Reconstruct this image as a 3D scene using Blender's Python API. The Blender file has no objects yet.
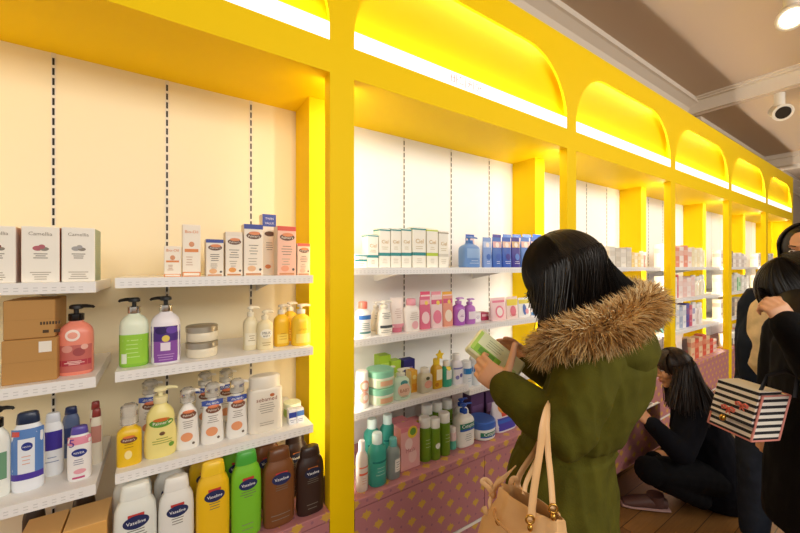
import bpy, math, random
import numpy as np
from math import sin, cos, pi, atan, tan, radians, sqrt
from mathutils import Vector, Matrix, noise

random.seed(7)
SC = bpy.context.scene
COL = SC.collection

# ------------------------------------------------------------------ camera, world, lights, exposure
F = 356.0                       # focal length in pixels of an 800 px wide frame
PHI = radians(33.64)            # angle between the view axis and the shelves' normal
EYE = 1.5
FWD = Vector((sin(PHI), cos(PHI), 0)); RGT = Vector((cos(PHI), -sin(PHI), 0)); UP = Vector((0, 0, 1))
cam_d = bpy.data.cameras.new('camera'); cam = bpy.data.objects.new('camera', cam_d); COL.objects.link(cam)
cam.location = (0, 0, EYE); cam.rotation_euler = (pi/2, 0, -PHI)
cam_d.sensor_width = 36; cam_d.lens = F*36/800; cam_d.clip_start = 0.02; cam_d.clip_end = 60
SC.camera = cam
SC.view_settings.view_transform = 'Standard'; SC.view_settings.look = 'None'
SC.view_settings.gamma = 1; SC.view_settings.use_curve_mapping = False
SC.view_settings.exposure = 0.22
w = bpy.data.worlds.new('world'); SC.world = w; w.use_nodes = True
w.node_tree.nodes['Background'].inputs[0].default_value = (1.0, 0.95, 0.88, 1)
w.node_tree.nodes['Background'].inputs[1].default_value = 0.42

def area(name, loc, rot, sx, sy, power, col=(1, 1, 1), spread=pi):
    l = bpy.data.lights.new(name, 'AREA'); l.shape = 'RECTANGLE'; l.size = sx; l.size_y = sy
    l.energy = power; l.color = col; l.spread = spread
    o = bpy.data.objects.new(name, l); COL.objects.link(o); o.location = loc; o.rotation_euler = rot
    return o
WARM = (1.0, 0.95, 0.86); COOL = (1.0, 0.95, 0.87)
PITCH = 1.545; X0 = .618        # right edges of the yellow posts: X0 + n*PITCH
D0 = 1.25; YB = 1.66            # facade plane, back panel plane
ZT = 2.225                      # underside of the lintel
area('room_fill_light', (0.9, -2.7, 3.1), (radians(48), 0, 0), 4.2, 1.6, 118, WARM)  # unseen fill lamps added behind the viewpoint, set back to light the lower shelves
area('room_fill_light', (5.0, -2.2, 3.1), (radians(45), 0, 0), 3.6, 1.4, 80, WARM)
for n in range(-1, 6):
    xa = X0 + n*PITCH; xm = xa + (PITCH-.1)/2
    kw = (1.0, 0.72, 0.36) if n < 0 else COOL
    area('lintel_strip_light', (xm, D0+.085, ZT-.012), (radians(8), 0, 0), PITCH-.16, .04, 0.7 if n < 0 else 1.35, kw)
    area('arch_strip_light', (xm, D0+.030, 2.40), (radians(180-18), 0, 0), PITCH-.12, .014, 3.4, (1, .97, .9))
    area('arch_strip_light', (xm, D0+.026, 2.87), (radians(18), 0, 0), PITCH-.12, .014, 3.0, (1, .97, .9))
for n in range(-1, 6):          # strips standing behind each post, shining on the column behind it
    xa = X0 + n*PITCH
    for xs, rz in ((xa-.012, -38), (xa-.088, 38)):
        area('post_strip_light', (xs, D0+.058, 1.42), (radians(90), 0, radians(rz)), .02, 1.58, 2.3 if (n > -1 or rz < 0) and not (n == 0 and rz > 0) else 1.3, COOL if (n > 0 or (n == 0 and rz < 0)) else (1.0, 0.77, 0.44))

# ------------------------------------------------------------------ materials
def lin(c):
    if isinstance(c, str):
        c = [int(c[i:i+2], 16)/255 for i in (1, 3, 5)]
    return tuple((v/12.92 if v <= .04045 else ((v+.055)/1.055)**2.4) for v in c) + (1,)
_M = {}
def M(col, rough=.45, metal=0, emit=0, trans=0, name=None, spec=None, sheen=0, coat=0):
    k = (col, rough, metal, emit, trans, name, spec, sheen, coat)
    if k in _M: return _M[k]
    m = bpy.data.materials.new(name or 'paint'); m.use_nodes = True
    b = m.node_tree.nodes['Principled BSDF']; I = b.inputs
    I['Base Color'].default_value = lin(col); I['Roughness'].default_value = rough; I['Metallic'].default_value = metal
    if emit:
        I['Emission Color'].default_value = lin(col); I['Emission Strength'].default_value = emit
    if trans: I['Transmission Weight'].default_value = trans; I['IOR'].default_value = 1.35
    if spec is not None: I['Specular IOR Level'].default_value = spec
    if sheen: I['Sheen Weight'].default_value = sheen
    if coat: I['Coat Weight'].default_value = coat
    _M[k] = m; return m
class NT:
    def __init__(s, m): s.t = m.node_tree; s.b = s.t.nodes['Principled BSDF']
    def n(s, t, **kw):
        x = s.t.nodes.new(t)
        for k, v in kw.items(): setattr(x, k, v)
        return x
    def l(s, a, b): s.t.links.new(a, b)
    def math(s, op, a, b=None, c=None):
        x = s.n('ShaderNodeMath', operation=op)
        for i, v in enumerate((a, b, c)):
            if v is None: continue
            if isinstance(v, (int, float)): x.inputs[i].default_value = v
            else: s.l(v, x.inputs[i])
        return x.outputs[0]
    def mix(s, fac, a, b):
        x = s.n('ShaderNodeMix', data_type='RGBA')
        s.l(fac, x.inputs[0])
        for i, v in ((6, a), (7, b)):
            if isinstance(v, tuple): x.inputs[i].default_value = v
            else: s.l(v, x.inputs[i])
        return x.outputs[2]
    def noise(s, scale, vec=None, detail=3, rough=.5):
        x = s.n('ShaderNodeTexNoise'); x.inputs['Scale'].default_value = scale; x.inputs['Detail'].default_value = detail
        x.inputs['Roughness'].default_value = rough
        if vec is not None: s.l(vec, x.inputs['Vector'])
        return x.outputs[0]
    def bump(s, h, strength=.3, dist=.01):
        x = s.n('ShaderNodeBump'); x.inputs['Strength'].default_value = strength; x.inputs['Distance'].default_value = dist
        s.l(h, x.inputs['Height']); s.l(x.outputs[0], s.b.inputs['Normal'])
    def obj(s): return s.n('ShaderNodeTexCoord').outputs['Object']
    def scaled(s, v, sc):
        x = s.n('ShaderNodeMapping'); x.inputs['Scale'].default_value = sc; s.l(v, x.inputs['Vector']); return x.outputs[0]

YEL = M('#FAD200', .55, name='yellow paint', spec=.15)
t = NT(YEL); nz = t.noise(160); t.bump(nz, .04, .002)
WHITE = M('#F4F1EC', .5, name='white panel')
SHELF = M('#F2F0EE', .4, name='white shelf metal')
BLACKP = M('#0E0D0D', .35, name='black plastic')
DARKS = M('#15120E', .7, name='slot black')
CHROME = M('#D8D4CC', .2, 1.0, name='chrome')

def wood_floor():
    m = M('#8A6238', .38, name='floor planks'); t = NT(m); v = t.obj()
    br = t.n('ShaderNodeTexBrick'); br.offset = .43; t.l(t.scaled(v, (1, 1, 1)), br.inputs['Vector'])
    br.inputs['Scale'].default_value = 1; br.inputs['Brick Width'].default_value = 1.1; br.inputs['Row Height'].default_value = .125
    br.inputs['Mortar Size'].default_value = .002; br.inputs['Color1'].default_value = lin('#A5763F'); br.inputs['Color2'].default_value = lin('#7F5730')
    br.inputs['Mortar'].default_value = lin('#2c1c10')
    g = t.noise(6, t.scaled(v, (1.2, 14, 1)), 6, .6)
    r = t.n('ShaderNodeValToRGB'); t.l(g, r.inputs[0]); r.color_ramp.elements[0].color = (.45, .42, .4, 1); r.color_ramp.elements[1].color = (1, 1, 1, 1)
    mx = t.n('ShaderNodeMix', data_type='RGBA', blend_type='MULTIPLY'); mx.inputs[0].default_value = 1
    t.l(br.outputs[0], mx.inputs[6]); t.l(r.outputs[0], mx.inputs[7]); t.l(mx.outputs[2], t.b.inputs['Base Color']); t.bump(g, .1, .003)
    return m
def pink_paper():
    """dusty pink paper with rows of small yellow crown-like ornaments; u = x (or y on the ledge), v = z"""
    m = M('#B7787C', .5, name='pink ornament paper'); t = NT(m); v = t.obj()
    sp = t.n('ShaderNodeSeparateXYZ'); t.l(v, sp.inputs[0])
    x = sp.outputs[0]; z = t.math('ADD', sp.outputs[2], sp.outputs[1])
    PX, PZ = .11, .114
    def cell(ox, oz):
        u = t.math('SUBTRACT', t.math('FRACT', t.math('ADD', t.math('DIVIDE', x, PX), ox)), .5)
        q = t.math('SUBTRACT', t.math('FRACT', t.math('ADD', t.math('DIVIDE', z, PZ), oz)), .5)
        return t.math('MULTIPLY', u, PX), t.math('MULTIPLY', q, PZ)
    def motif(ox, oz):
        u, q = cell(ox, oz); au = t.math('ABSOLUTE', u); aq = t.math('ABSOLUTE', q)
        star = t.math('ADD', t.math('POWER', t.math('DIVIDE', au, .030), .60), t.math('POWER', t.math('DIVIDE', aq, .027), .60))
        s1 = t.math('LESS_THAN', star, 1.0)
        # side buds
        du = t.math('DIVIDE', t.math('SUBTRACT', au, .0115), .0064); dq = t.math('DIVIDE', t.math('SUBTRACT', q, .0065), .0068)
        s2 = t.math('LESS_THAN', t.math('ADD', t.math('MULTIPLY', du, du), t.math('MULTIPLY', dq, dq)), 1.0)
        b = t.math('DIVIDE', t.math('ADD', q, .009), .0028); c = t.math('DIVIDE', au, .014)
        s3 = t.math('LESS_THAN', t.math('ADD', t.math('MULTIPLY', b, b), t.math('MULTIPLY', c, c)), 1.0)
        return t.math('MAXIMUM', s1, t.math('MAXIMUM', s2, s3))
    def dots(ox, oz):
        u, q = cell(ox, oz)
        return t.math('LESS_THAN', t.math('ADD', t.math('MULTIPLY', u, u), t.math('MULTIPLY', q, q)), .0055**2)
    mo = t.math('MAXIMUM', motif(.0, .0), motif(.5, .5))
    dd = t.math('MAXIMUM', dots(.5, 0), dots(0, .5))
    c1 = t.mix(dd, lin('#B7787C'), lin('#9A6676'))
    c2 = t.mix(mo, c1, lin('#D2A544'))
    t.l(c2, t.b.inputs['Base Color'])
    return m
PINK = pink_paper()
CEIL = M('#CBB7A2', .85, name='ceiling paint')
CEILB = M('#E2D6C6', .8, name='moulding paint')

# ------------------------------------------------------------------ mesh helper
class MB:
    def __init__(s): s.v = []; s.f = []; s.m = []; s.mats = []
    def mi(s, m):
        if m not in s.mats: s.mats.append(m)
        return s.mats.index(m)
    def add(s, vs, fs, m, mat=None):
        b = len(s.v); i = s.mi(m)
        s.v += [tuple(mat @ Vector(p)) if mat else tuple(p) for p in vs]
        for f in fs: s.f.append([b+k for k in f]); s.m.append(i)
        return s
    def box(s, x0, x1, y0, y1, z0, z1, m, mat=None, bev=0):
        if bev:
            c = min(bev, (x1-x0)/2.01, (y1-y0)/2.01, (z1-z0)/2.01)
            pts = [(x0+c, y0), (x1-c, y0), (x1, y0+c), (x1, y1-c), (x1-c, y1), (x0+c, y1), (x0, y1-c), (x0, y0+c)]
            ins = [(x0+c, y0+c), (x1-c, y0+c), (x1-c, y0+c), (x1-c, y1-c), (x1-c, y1-c), (x0+c, y1-c), (x0+c, y1-c), (x0+c, y0+c)]
            vs = [(a, b, z0) for a, b in ins] + [(a, b, z0+c) for a, b in pts] + [(a, b, z1-c) for a, b in pts] + [(a, b, z1) for a, b in ins]
            fs = [list(range(7, -1, -1)), list(range(24, 32))]
            for k in range(3):
                for j in range(8):
                    fs.append([k*8+j, k*8+(j+1) % 8, k*8+8+(j+1) % 8, k*8+8+j])
            return s.add(vs, fs, m, mat)
        vs = [(x0, y0, z0), (x1, y0, z0), (x1, y1, z0), (x0, y1, z0), (x0, y0, z1), (x1, y0, z1), (x1, y1, z1), (x0, y1, z1)]
        return s.add(vs, [[3, 2, 1, 0], [4, 5, 6, 7], [0, 1, 5, 4], [1, 2, 6, 5], [2, 3, 7, 6], [3, 0, 4, 7]], m, mat)
    def lathe(s, prof, rx, ry, m, e=2.0, seg=20, mat=None, cx=0, cy=0, capb=True, capt=True):
        """stack of superellipse rings: prof = [(z, scale)] or [(z, sx, sy)]"""
        vs = []; fs = []
        for p in prof:
            z, a = p[0], p[1]; b = p[2] if len(p) > 2 else a
            for k in range(seg):
                th = 2*pi*(k+.5)/seg; c, q = cos(th), sin(th)
                vs.append((cx + rx*a*math.copysign(abs(c)**(2/e), c), cy + ry*b*math.copysign(abs(q)**(2/e), q), z))
        n = len(prof)
        for i in range(n-1):
            for k in range(seg):
                k2 = (k+1) % seg; fs.append([i*seg+k, i*seg+k2, (i+1)*seg+k2, (i+1)*seg+k])
        if capb: fs.append(list(range(seg-1, -1, -1)))
        if capt: fs.append([(n-1)*seg+k for k in range(seg)])
        return s.add(vs, fs, m, mat)
    def tube(s, path, rad, m, seg=8, flat=None, upv=None, mat=None, cap=True):
        """loft along a path; rad = number, list, or list of (ra, rb); upv fixes the section's second axis"""
        P = [Vector(p) for p in path]; n = len(P)
        if not isinstance(rad, (list, tuple)): rad = [rad]*n
        vs = []; fs = []; ref = Vector(upv) if upv else None
        a = None
        for i in range(n):
            tg = (P[min(i+1, n-1)]-P[max(i-1, 0)])
            tg = tg.normalized() if tg.length > 1e-9 else Vector((0, 0, 1))
            if ref is not None:
                a = ref.cross(tg)
                if a.length < 1e-4: a = tg.orthogonal()
                a.normalize()
            elif a is None: a = tg.orthogonal().normalized()
            else:
                a = (a - tg*a.dot(tg))
                a = a.normalized() if a.length > 1e-6 else tg.orthogonal().normalized()
            b = tg.cross(a)
            r = rad[i]; ra, rb = r if isinstance(r, (tuple, list)) else (r, r)
            for k in range(seg):
                th = 2*pi*k/seg; vs.append(P[i] + a*(ra*cos(th)) + b*(rb*sin(th)))
        for i in range(n-1):
            for k in range(seg):
                k2 = (k+1) % seg; fs.append([i*seg+k, i*seg+k2, (i+1)*seg+k2, (i+1)*seg+k])
        if cap: fs.append(list(range(seg-1, -1, -1))); fs.append([(n-1)*seg+k for k in range(seg)])
        return s.add(vs, fs, m, mat)
    def ell(s, c, r, m, ax=None, seg=16, rings=10):
        """ellipsoid, ax = 3 axes"""
        ax = ax or (Vector((1, 0, 0)), Vector((0, 1, 0)), Vector((0, 0, 1))); c = Vector(c)
        vs = [c - ax[2]*r[2]]; fs = []
        for i in range(1, rings):
            p = -pi/2 + pi*i/rings
            for k in range(seg):
                th = 2*pi*k/seg
                vs.append(c + ax[0]*(r[0]*cos(p)*cos(th)) + ax[1]*(r[1]*cos(p)*sin(th)) + ax[2]*(r[2]*sin(p)))
        vs.append(c + ax[2]*r[2]); L = len(vs)-1
        for k in range(seg):
            k2 = (k+1) % seg; fs.append([0, 1+k2, 1+k]); fs.append([L, L-seg+k, L-seg+k2])
            for i in range(rings-2): fs.append([1+i*seg+k, 1+i*seg+k2, 1+(i+1)*seg+k2, 1+(i+1)*seg+k])
        return s.add(vs, fs, m)
    def prism(s, poly, y0, y1, m, mat=None):
        """polygon in x,z extruded along y (poly counter-clockwise seen from -y)"""
        n = len(poly)
        vs = [(x, y0, z) for x, z in poly] + [(x, y1, z) for x, z in poly]
        fs = [list(range(n)), list(range(2*n-1, n-1, -1))] + [[k, k+n, (k+1) % n+n, (k+1) % n] for k in range(n)]
        return s.add(vs, fs, m, mat)
    def mesh(s, name):
        me = bpy.data.meshes.new(name); me.from_pydata(s.v, [], s.f)
        for m in s.mats: me.materials.append(m)
        me.polygons.foreach_set('material_index', s.m); me.update()
        return me
    def build(s, name, parent=None, smooth=False, loc=None, rotz=0, sharp=40):
        me = s.mesh(name); o = bpy.data.objects.new(name, me); COL.objects.link(o)
        if smooth:
            me.polygons.foreach_set('use_smooth', [True]*len(me.polygons)); me.set_sharp_from_angle(angle=radians(sharp))
        if parent: o.parent = parent
        if loc: o.location = loc
        if rotz: o.rotation_euler = (0, 0, rotz)
        return o
def tag(o, label=None, cat=None, group=None, kind=None):
    if label: o['label'] = label
    if cat: o['category'] = cat
    if group: o['group'] = group
    if kind: o['kind'] = kind
    return o
def empty(name, loc, rotz=0):
    o = bpy.data.objects.new(name, None); COL.objects.link(o); o.location = loc; o.rotation_euler = (0, 0, rotz); o.empty_display_size = .02
    return o
def copy_tree(o, parent=None):
    c = o.copy(); COL.objects.link(c)
    if parent: c.parent = parent
    for ch in list(o.children): copy_tree(ch, c)
    return c
def st(mb, name, smooth=False): return tag(mb.build(name, smooth=smooth), kind='structure')
_T = {}
def text_geo(s):
    """vertices and faces of a word, one unit wide, its baseline at 0"""
    if s in _T: return _T[s]
    cu = bpy.data.curves.new('word', 'FONT'); cu.body = s; cu.size = 1; cu.resolution_u = 2
    ob = bpy.data.objects.new('word', cu); COL.objects.link(ob)
    bpy.context.view_layer.update()
    me = ob.evaluated_get(bpy.context.evaluated_depsgraph_get()).to_mesh()
    vs = [tuple(v.co) for v in me.vertices]; fs = [list(p.vertices) for p in me.polygons]
    bpy.data.objects.remove(ob); bpy.data.curves.remove(cu)
    if vs:
        x0 = min(v[0] for v in vs); x1 = max(v[0] for v in vs); y0 = min(v[1] for v in vs); y1 = max(v[1] for v in vs); wd = max(x1-x0, 1e-6)
        vs = [((x-(x0+x1)/2)/wd, (y-(y0+y1)/2)/wd) for x, y, z in vs]
    _T[s] = (vs, fs); return _T[s]

# pixel-to-place helpers: the camera is at (0,0,EYE); a ray through column px meets the plane y at x
def PX(px, y): return y*tan(atan((px-400)/F)+PHI)
def ZD(x, y): return y*cos(PHI)+x*sin(PHI)
def HZ(py, x, y): return EYE-(py-266)/F*ZD(x, y)
def W(px, py, Z):
    return FWD*Z + RGT*((px-400)/F*Z) + UP*(EYE-(py-266)/F*Z)

# ------------------------------------------------------------------ the room
st(MB().box(-3, 13, -3.5, 1.9, -.1, 0, wood_floor()), 'floor')
st(MB().box(-3, 5.2, -3.5, 1.9, 3.45, 3.55, CEIL).box(5.2, 13, -3.5, 1.9, 3.265, 3.55, CEIL), 'ceiling')
st(MB().box(-3, 13, YB+.03, 1.9, 0, 3.45, M('#CDBBA8', .85)), 'wall_back')
st(MB().box(12.6, 13, -3.5, YB+.03, 0, 3.265, M('#D9CFC2', .85)), 'wall_end')
# cornice along the wall and the beams across the ceiling
cn = [(0, 0), (0, -.20), (.02, -.20), (.03, -.16), (.07, -.13), (.09, -.085), (.15, -.05), (.17, -.045), (.17, 0)]
def cornice(x0, x1, zc, name):
    mb = MB(); n = len(cn); y = YB+.03
    vs = [(x0, y-a, zc+b) for a, b in cn] + [(x1, y-a, zc+b) for a, b in cn]
    fs = [[k, (k+1) % n, (k+1) % n+n, k+n] for k in range(n)] + [list(range(n-1, -1, -1)), list(range(n, 2*n))]
    mb.add(vs, fs, CEILB); st(mb, name)
cornice(-3, 5.2, 3.45, 'trim_1'); cornice(5.25, 12.6, 3.265, 'trim_2')
mb = MB()
for a, b, z in ((5.17, 5.2, 3.29), (5.12, 5.17, 3.42), (5.08, 5.12, 3.435)): mb.box(a, b, -3.5, YB, z, 3.45, CEILB)
st(mb, 'trim_3')
mb = MB().box(8.1, 8.5, -3.5, YB, 3.08, 3.265, CEILB).box(8.05, 8.55, -3.5, YB, 3.2, 3.265, CEILB)
st(mb, 'trim_4')

# ------------------------------------------------------------------ yellow arcade
NB = range(-1, 5)
ZS0, ZS1, ZA, ZF = 2.346, 2.414, 2.757, 2.895
XL = X0 - PITCH - .1; XR = X0 + 5*PITCH
def arcade():
    mb = MB(); y0, y1 = D0, D0+.05
    for n in range(-1, 6):
        x1 = X0+n*PITCH; x0 = x1-.1
        mb.box(x0, x1, y0, y1, 0, ZS0, YEL)
    for n in NB: mb.box(X0+n*PITCH, X0+(n+1)*PITCH-.1, y0, y1, ZT, ZS0, YEL)   # lintel band under the light boxes
    # spandrels: one plate per bay with the round-cornered opening
    R = .37; N = 12
    for n in NB:
        xa = X0+n*PITCH; xb = xa+PITCH-.1; h0 = ZS0
        arc = [(xa, h0)] + [(xa+R-R*cos(pi/2*k/N), ZA-R*.98+R*.98*sin(pi/2*k/N)) for k in range(N+1)]
        arc2 = [(xb-R+R*sin(pi/2*k/N), ZA-R*.98+R*.98*cos(pi/2*k/N)) for k in range(N+1)] + [(xb, h0)]
        pts = arc+arc2; top = ZF
        vs = []; fs = []
        for y in (y0, y0+.014):
            for p in pts: vs.append((p[0], y, p[1]))
            for p in pts: vs.append((p[0], y, top))
        n_ = len(pts); o2 = 2*n_
        for k in range(n_-1):
            fs += [[k, k+1, n_+k+1, n_+k], [o2+k, o2+n_+k, o2+n_+k+1, o2+k+1], [k, o2+k, o2+k+1, k+1]]
        fs = [f for f in fs if len(set(f)) == 4]
        mb.add(vs, fs, YEL)
    for n in range(-1, 6):
        x1 = X0+n*PITCH; mb.box(x1-.1, x1, y0, y0+.014, ZS0, ZF, YEL)
    mb.box(XL, XR, y0, y1+.12, ZF, ZF+.012, YEL)        # cap
    mb.box(XL, XR, y1, YB, ZT, ZT+.02, YEL)             # soffit over the shelves
    mb.box(XL, XR, D0+.045, D0+.055, ZT+.02, ZF, YEL)     # back of the arched niches
    for n in range(-1, 6):
        x1 = X0+n*PITCH; mb.box(x1-.06, x1-.04, D0+.013, D0+.046, ZS1, ZF, YEL)
    mb.box(XR-.04, XR, y1, YB+.03, 0, ZF, YEL)
    return st(mb, 'wall_arcade')
arcade()
mb = MB()
for n in range(-1, 6):                                  # columns against the back panel
    x1 = X0+n*PITCH; mb.box(x1-.1, x1, 1.475, YB, .588, ZT, YEL)
st(mb, 'trim_5')
st(MB().box(XL, X0-.05, YB, YB+.03, 0, ZT+.02, M('#F2E6C6', .5, name='panel warm light tint')).box(X0-.05, XR, YB, YB+.03, 0, ZT+.02, WHITE), 'wall_panel')  # left bay's cream tint stands in for warm light on the panel
# slotted uprights in the panel joints
SL = {-1: [-.72, -.31, .0127, .32]}
for n in range(0, 5): SL[n] = [X0+n*PITCH+.16, X0+n*PITCH+.513, X0+n*PITCH+.866, X0+n*PITCH+1.205]
k = 6
for n in NB:
    mb = MB()
    for x in SL[n]:
        mb.box(x-.006, x+.006, YB-.002, YB, .6, ZT, M('#E6DFD3', .4))
        z = .62
        while z < ZT-.03 and n < 3:
            mb.box(x-.003, x+.003, YB-.0026, YB-.0019, z, z+.024, DARKS); z += .034
    st(mb, 'trim_%d' % k); k += 1

# light boxes in the arches
SIGNW = M('#FFFDFB', .5, emit=.72, name='lit sign face')
SIGNP = M('#E8A8A2', .6, name='pale pink lettering')
words = {-1: '헤어케어', 0: '바디케어', 1: '스킨케어', 2: '메이크업', 3: '클렌징', 4: '네일'}
ordn = ['first', 'second', 'third', 'fourth', 'fifth', 'sixth']
for n in NB:
    xa = X0+n*PITCH; xb = xa+PITCH-.1
    o = MB().box(xa+.0005, xb-.0005, D0+.001, D0+.018, ZS0+.001, ZS1, SIGNW).build('light_box_sign')
    lab = ('white lit strip sign with pink lettering, ' + ['arch at top left corner', 'arch right of the wide front post', 'third arch from the left', 'fourth arch from the left', 'fifth arch from the left', 'last and smallest arch'][n+1])
    tag(o, lab, 'sign', 'lit signs in the arches')
    if n < 2 and n >= 0:
        vs, fs = text_geo(words[n]); wd = .2; xm = xa + .60
        t_ = MB().add([(xm+a*wd, D0+.0004, (ZS0+ZS1)/2+b*wd) for a, b in vs], fs, SIGNP).build('lettering', o)

# base cabinets with the pink ledge and the two drawers of each bay
ZL = .588
WLINE = M('#E9E2DA', .5)
cabs = {}
for n in NB:
    xa = X0+n*PITCH; xb = xa+PITCH-.1
    nm = ['below the nearest yellow bay at left', 'right of the wide front post', 'with one drawer pulled open', 'below the fourth bay', 'below the fifth bay', 'below the last bay'][n+1]
    root = tag(empty('base_cabinet', (xa, D0, 0)), 'pink cabinet with yellow ornaments ' + nm, 'cabinet', 'pink cabinets below the bays')
    wd = xb-xa
    MB().box(.002, wd-.002, .03, .40, .03, ZL-.045, M('#8C5C62', .6)).box(.002, wd-.002, .004, .022, .02, .235, PINK).build('carcass', root)
    MB().box(.001, wd-.001, -.004, .405, ZL-.034, ZL, PINK, bev=.002).build('ledge_top', root)
    MB().box(.002, wd-.002, .0, .02, .236, .25, WLINE).build('white_strip', root)
    for s in (0, 1):
        a, b = (.003, wd/2-.002) if s == 0 else (wd/2+.002, wd-.003)
        off = -.19 if (n == 1 and s == 0) else 0
        dr = MB()
        dr.box(a, b, off+.0, off+.018, .254, ZL-.038, PINK)
        if off:
            for q in ((a+.004, a+.016, off+.018, .2), (b-.016, b-.004, off+.018, .2)): dr.box(*q, .262, ZL-.05, WLINE)
            dr.box(a+.016, b-.016, off+.018, .2, .262, .272, WLINE)
            dr.box(a+.002, b-.002, off+.0, off+.018, ZL-.0379, ZL-.034, WLINE)
        dr.build('drawer', root)
    cabs[n] = root

# shelves
def shelf(x0, x1, z, label, yf=1.31, th=.03, br=True, group='white shelf boards in the bays'):
    root = tag(empty('shelf_board', ((x0+x1)/2, yf, z)), label, 'shelf', group)
    hw = (x1-x0)/2; d = YB-yf-.004
    mb = MB().box(-hw, hw, 0, d, -.008, 0, SHELF).box(-hw, hw, 0, .004, -th, -.008, SHELF).box(-hw, hw, d-.004, d, -th, -.008, SHELF)
    mb.box(-hw, -hw+.003, .004, d-.004, -th, -.008, SHELF).box(hw-.003, hw, .004, d-.004, -th, -.008, SHELF)
    # punched dashes along the lip
    x = -hw+.012
    while x < hw-.02:
        for zz in (-.0135, -.021): mb.box(x, x+.009, -.0004, 0, zz-.001, zz+.001, M('#D2D0CE', .5))
        x += .018
    mb.build('board', root)
    if br:
        for sx in (-.55, .55):
            b = MB().prism([(-.002, -.05), (.002, -.05), (.002, -.0), (-.002, 0)], .12, d, SHELF)
            b = MB().add([(-.002, d, -.075), (.002, d, -.075), (.002, d, -.009), (-.002, d, -.009), (-.002, .10, -.03), (.002, .10, -.03), (.002, .10, -.009), (-.002, .10, -.009)],
                         [[0, 1, 5, 4], [1, 2, 6, 5], [2, 3, 7, 6], [3, 0, 4, 7], [0, 3, 2, 1], [4, 5, 6, 7]], SHELF)
            bo = b.build('bracket', root); bo.location = (sx*hw, 0, 0)
    return root
lv = ['top', 'middle', 'lower']
for i, z in enumerate((1.457, 1.19, .888)):
    shelf(-.80, -.158, z, lv[i] + ' white metal shelf at the far left edge')
for i, z in enumerate((1.467, 1.195, .9)):
    shelf(-.1155, .475, z, lv[i] + ' white metal shelf beside the wide yellow post, left bay')
shelf(X0+.025, 1.96, 1.495, 'top white shelf of cartons and blue pouches right of the front post')
shelf(X0+.025, 1.96, 1.2, 'white shelf of pink pouches behind the held green pack')
shelf(X0+.025, 1.29, .9, 'lower white shelf with jars right of the front post')
shelf(1.296, 1.96, .875, 'short lower shelf end with blue capped tubs')
for n in range(1, 5):
    for i, z in enumerate((1.495, 1.2, .9)):
        shelf(X0+n*PITCH+.02, X0+(n+1)*PITCH-.12, z, lv[i] + ' white shelf in the ' + ordn[n+1] + ' yellow bay', br=(n < 3))

# ------------------------------------------------------------------ goods on the shelves
def fit(zs, y, pl, pr, pt):
    a, b = PX(pl, y), PX(pr, y); x = (a+b)/2
    return x, b-a, max(.02, HZ(pt, x, y)-zs)
def lettering(parent, items, fn, dflt):
    by = {}
    for (s, xc, zc, wd, col) in items:
        vs, fs = text_geo(s)
        if vs: by.setdefault(col, []).append(([fn(xc+a*wd, zc+b*wd) for a, b in vs], fs))
    mb = MB()
    for col, L in by.items():
        for vs, fs in L: mb.add(vs, fs, M(col, .5, name='ink'))
    return mb.build('lettering', parent)
def carton(name, label, group, zs, yf, pl, pr, pt, depth, col, marks=(), side=None, top=None, rot=0, cat='box', left=False, h=None, lab2=None):
    """a folding carton: marks = (kind, x0, x1, z0, z1, colour) in fractions of the front; left: marks wrap the left side too"""
    x, wd, hh = fit(zs, yf, pl, pr, pt); h = h or hh
    mc = M(col, .42, name='printed card'); ms = M(side or col, .42, name='printed card'); mt = M(top or col, .42, name='printed card')
    mb = MB(); a = wd/2
    mb.box(-a, a, 0, depth, 0, h, mc, bev=.0015)
    if side: mb.box(-a-.0004, -a+.001, .002, depth-.002, .002, h-.002, ms).box(a-.001, a+.0004, .002, depth-.002, .002, h-.002, ms)
    if top: mb.box(-a+.001, a-.001, .001, depth-.001, h-.001, h+.0005, mt)
    tx = []; off = .0004
    for mk in marks:
        if mk[0] == 'text': tx.append((mk[1], (mk[2]-.5)*wd, mk[3]*h, mk[4]*wd, mk[5]))
        elif mk[0] == 'lines':                          # rows of tiny print
            _, x0, x1, z0, z1, c, k = mk
            for i in range(k):
                z = z0+(z1-z0)*(i+.5)/k; q = .5+.5*random.random()
                xm = (x0+x1)/2; hw = (x1-x0)/2*q
                mb.box((xm-hw-.5)*wd, (xm+hw-.5)*wd, -off, 0, z*h-.0011, z*h+.0011, M(c, .5, name='ink'))
        elif mk[0] == 'oval':
            _, xc, zc, rx, rz, c = mk; n = 20
            mb.add([((xc-.5+rx*cos(2*pi*i/n))*wd, -off, zc*h+rz*wd*sin(2*pi*i/n)) for i in range(n)], [list(range(n))], M(c, .45, name='print'))
        else:
            _, x0, x1, z0, z1, c = mk; m_ = M(c, .42, name='print')
            mb.box((x0-.5)*wd, (x1-.5)*wd, -off, 0, z0*h, z1*h, m_)
            if left: mb.box(-a-off, -a, .001, depth-.001, z0*h, z1*h, m_)
        off += .00012
    o = mb.build(name, loc=(x, yf, zs), rotz=rot); tag(o, label, cat, group)
    if tx: lettering(o, tx, lambda u, v: (u, -off-.0002, v), None)
    return o

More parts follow.
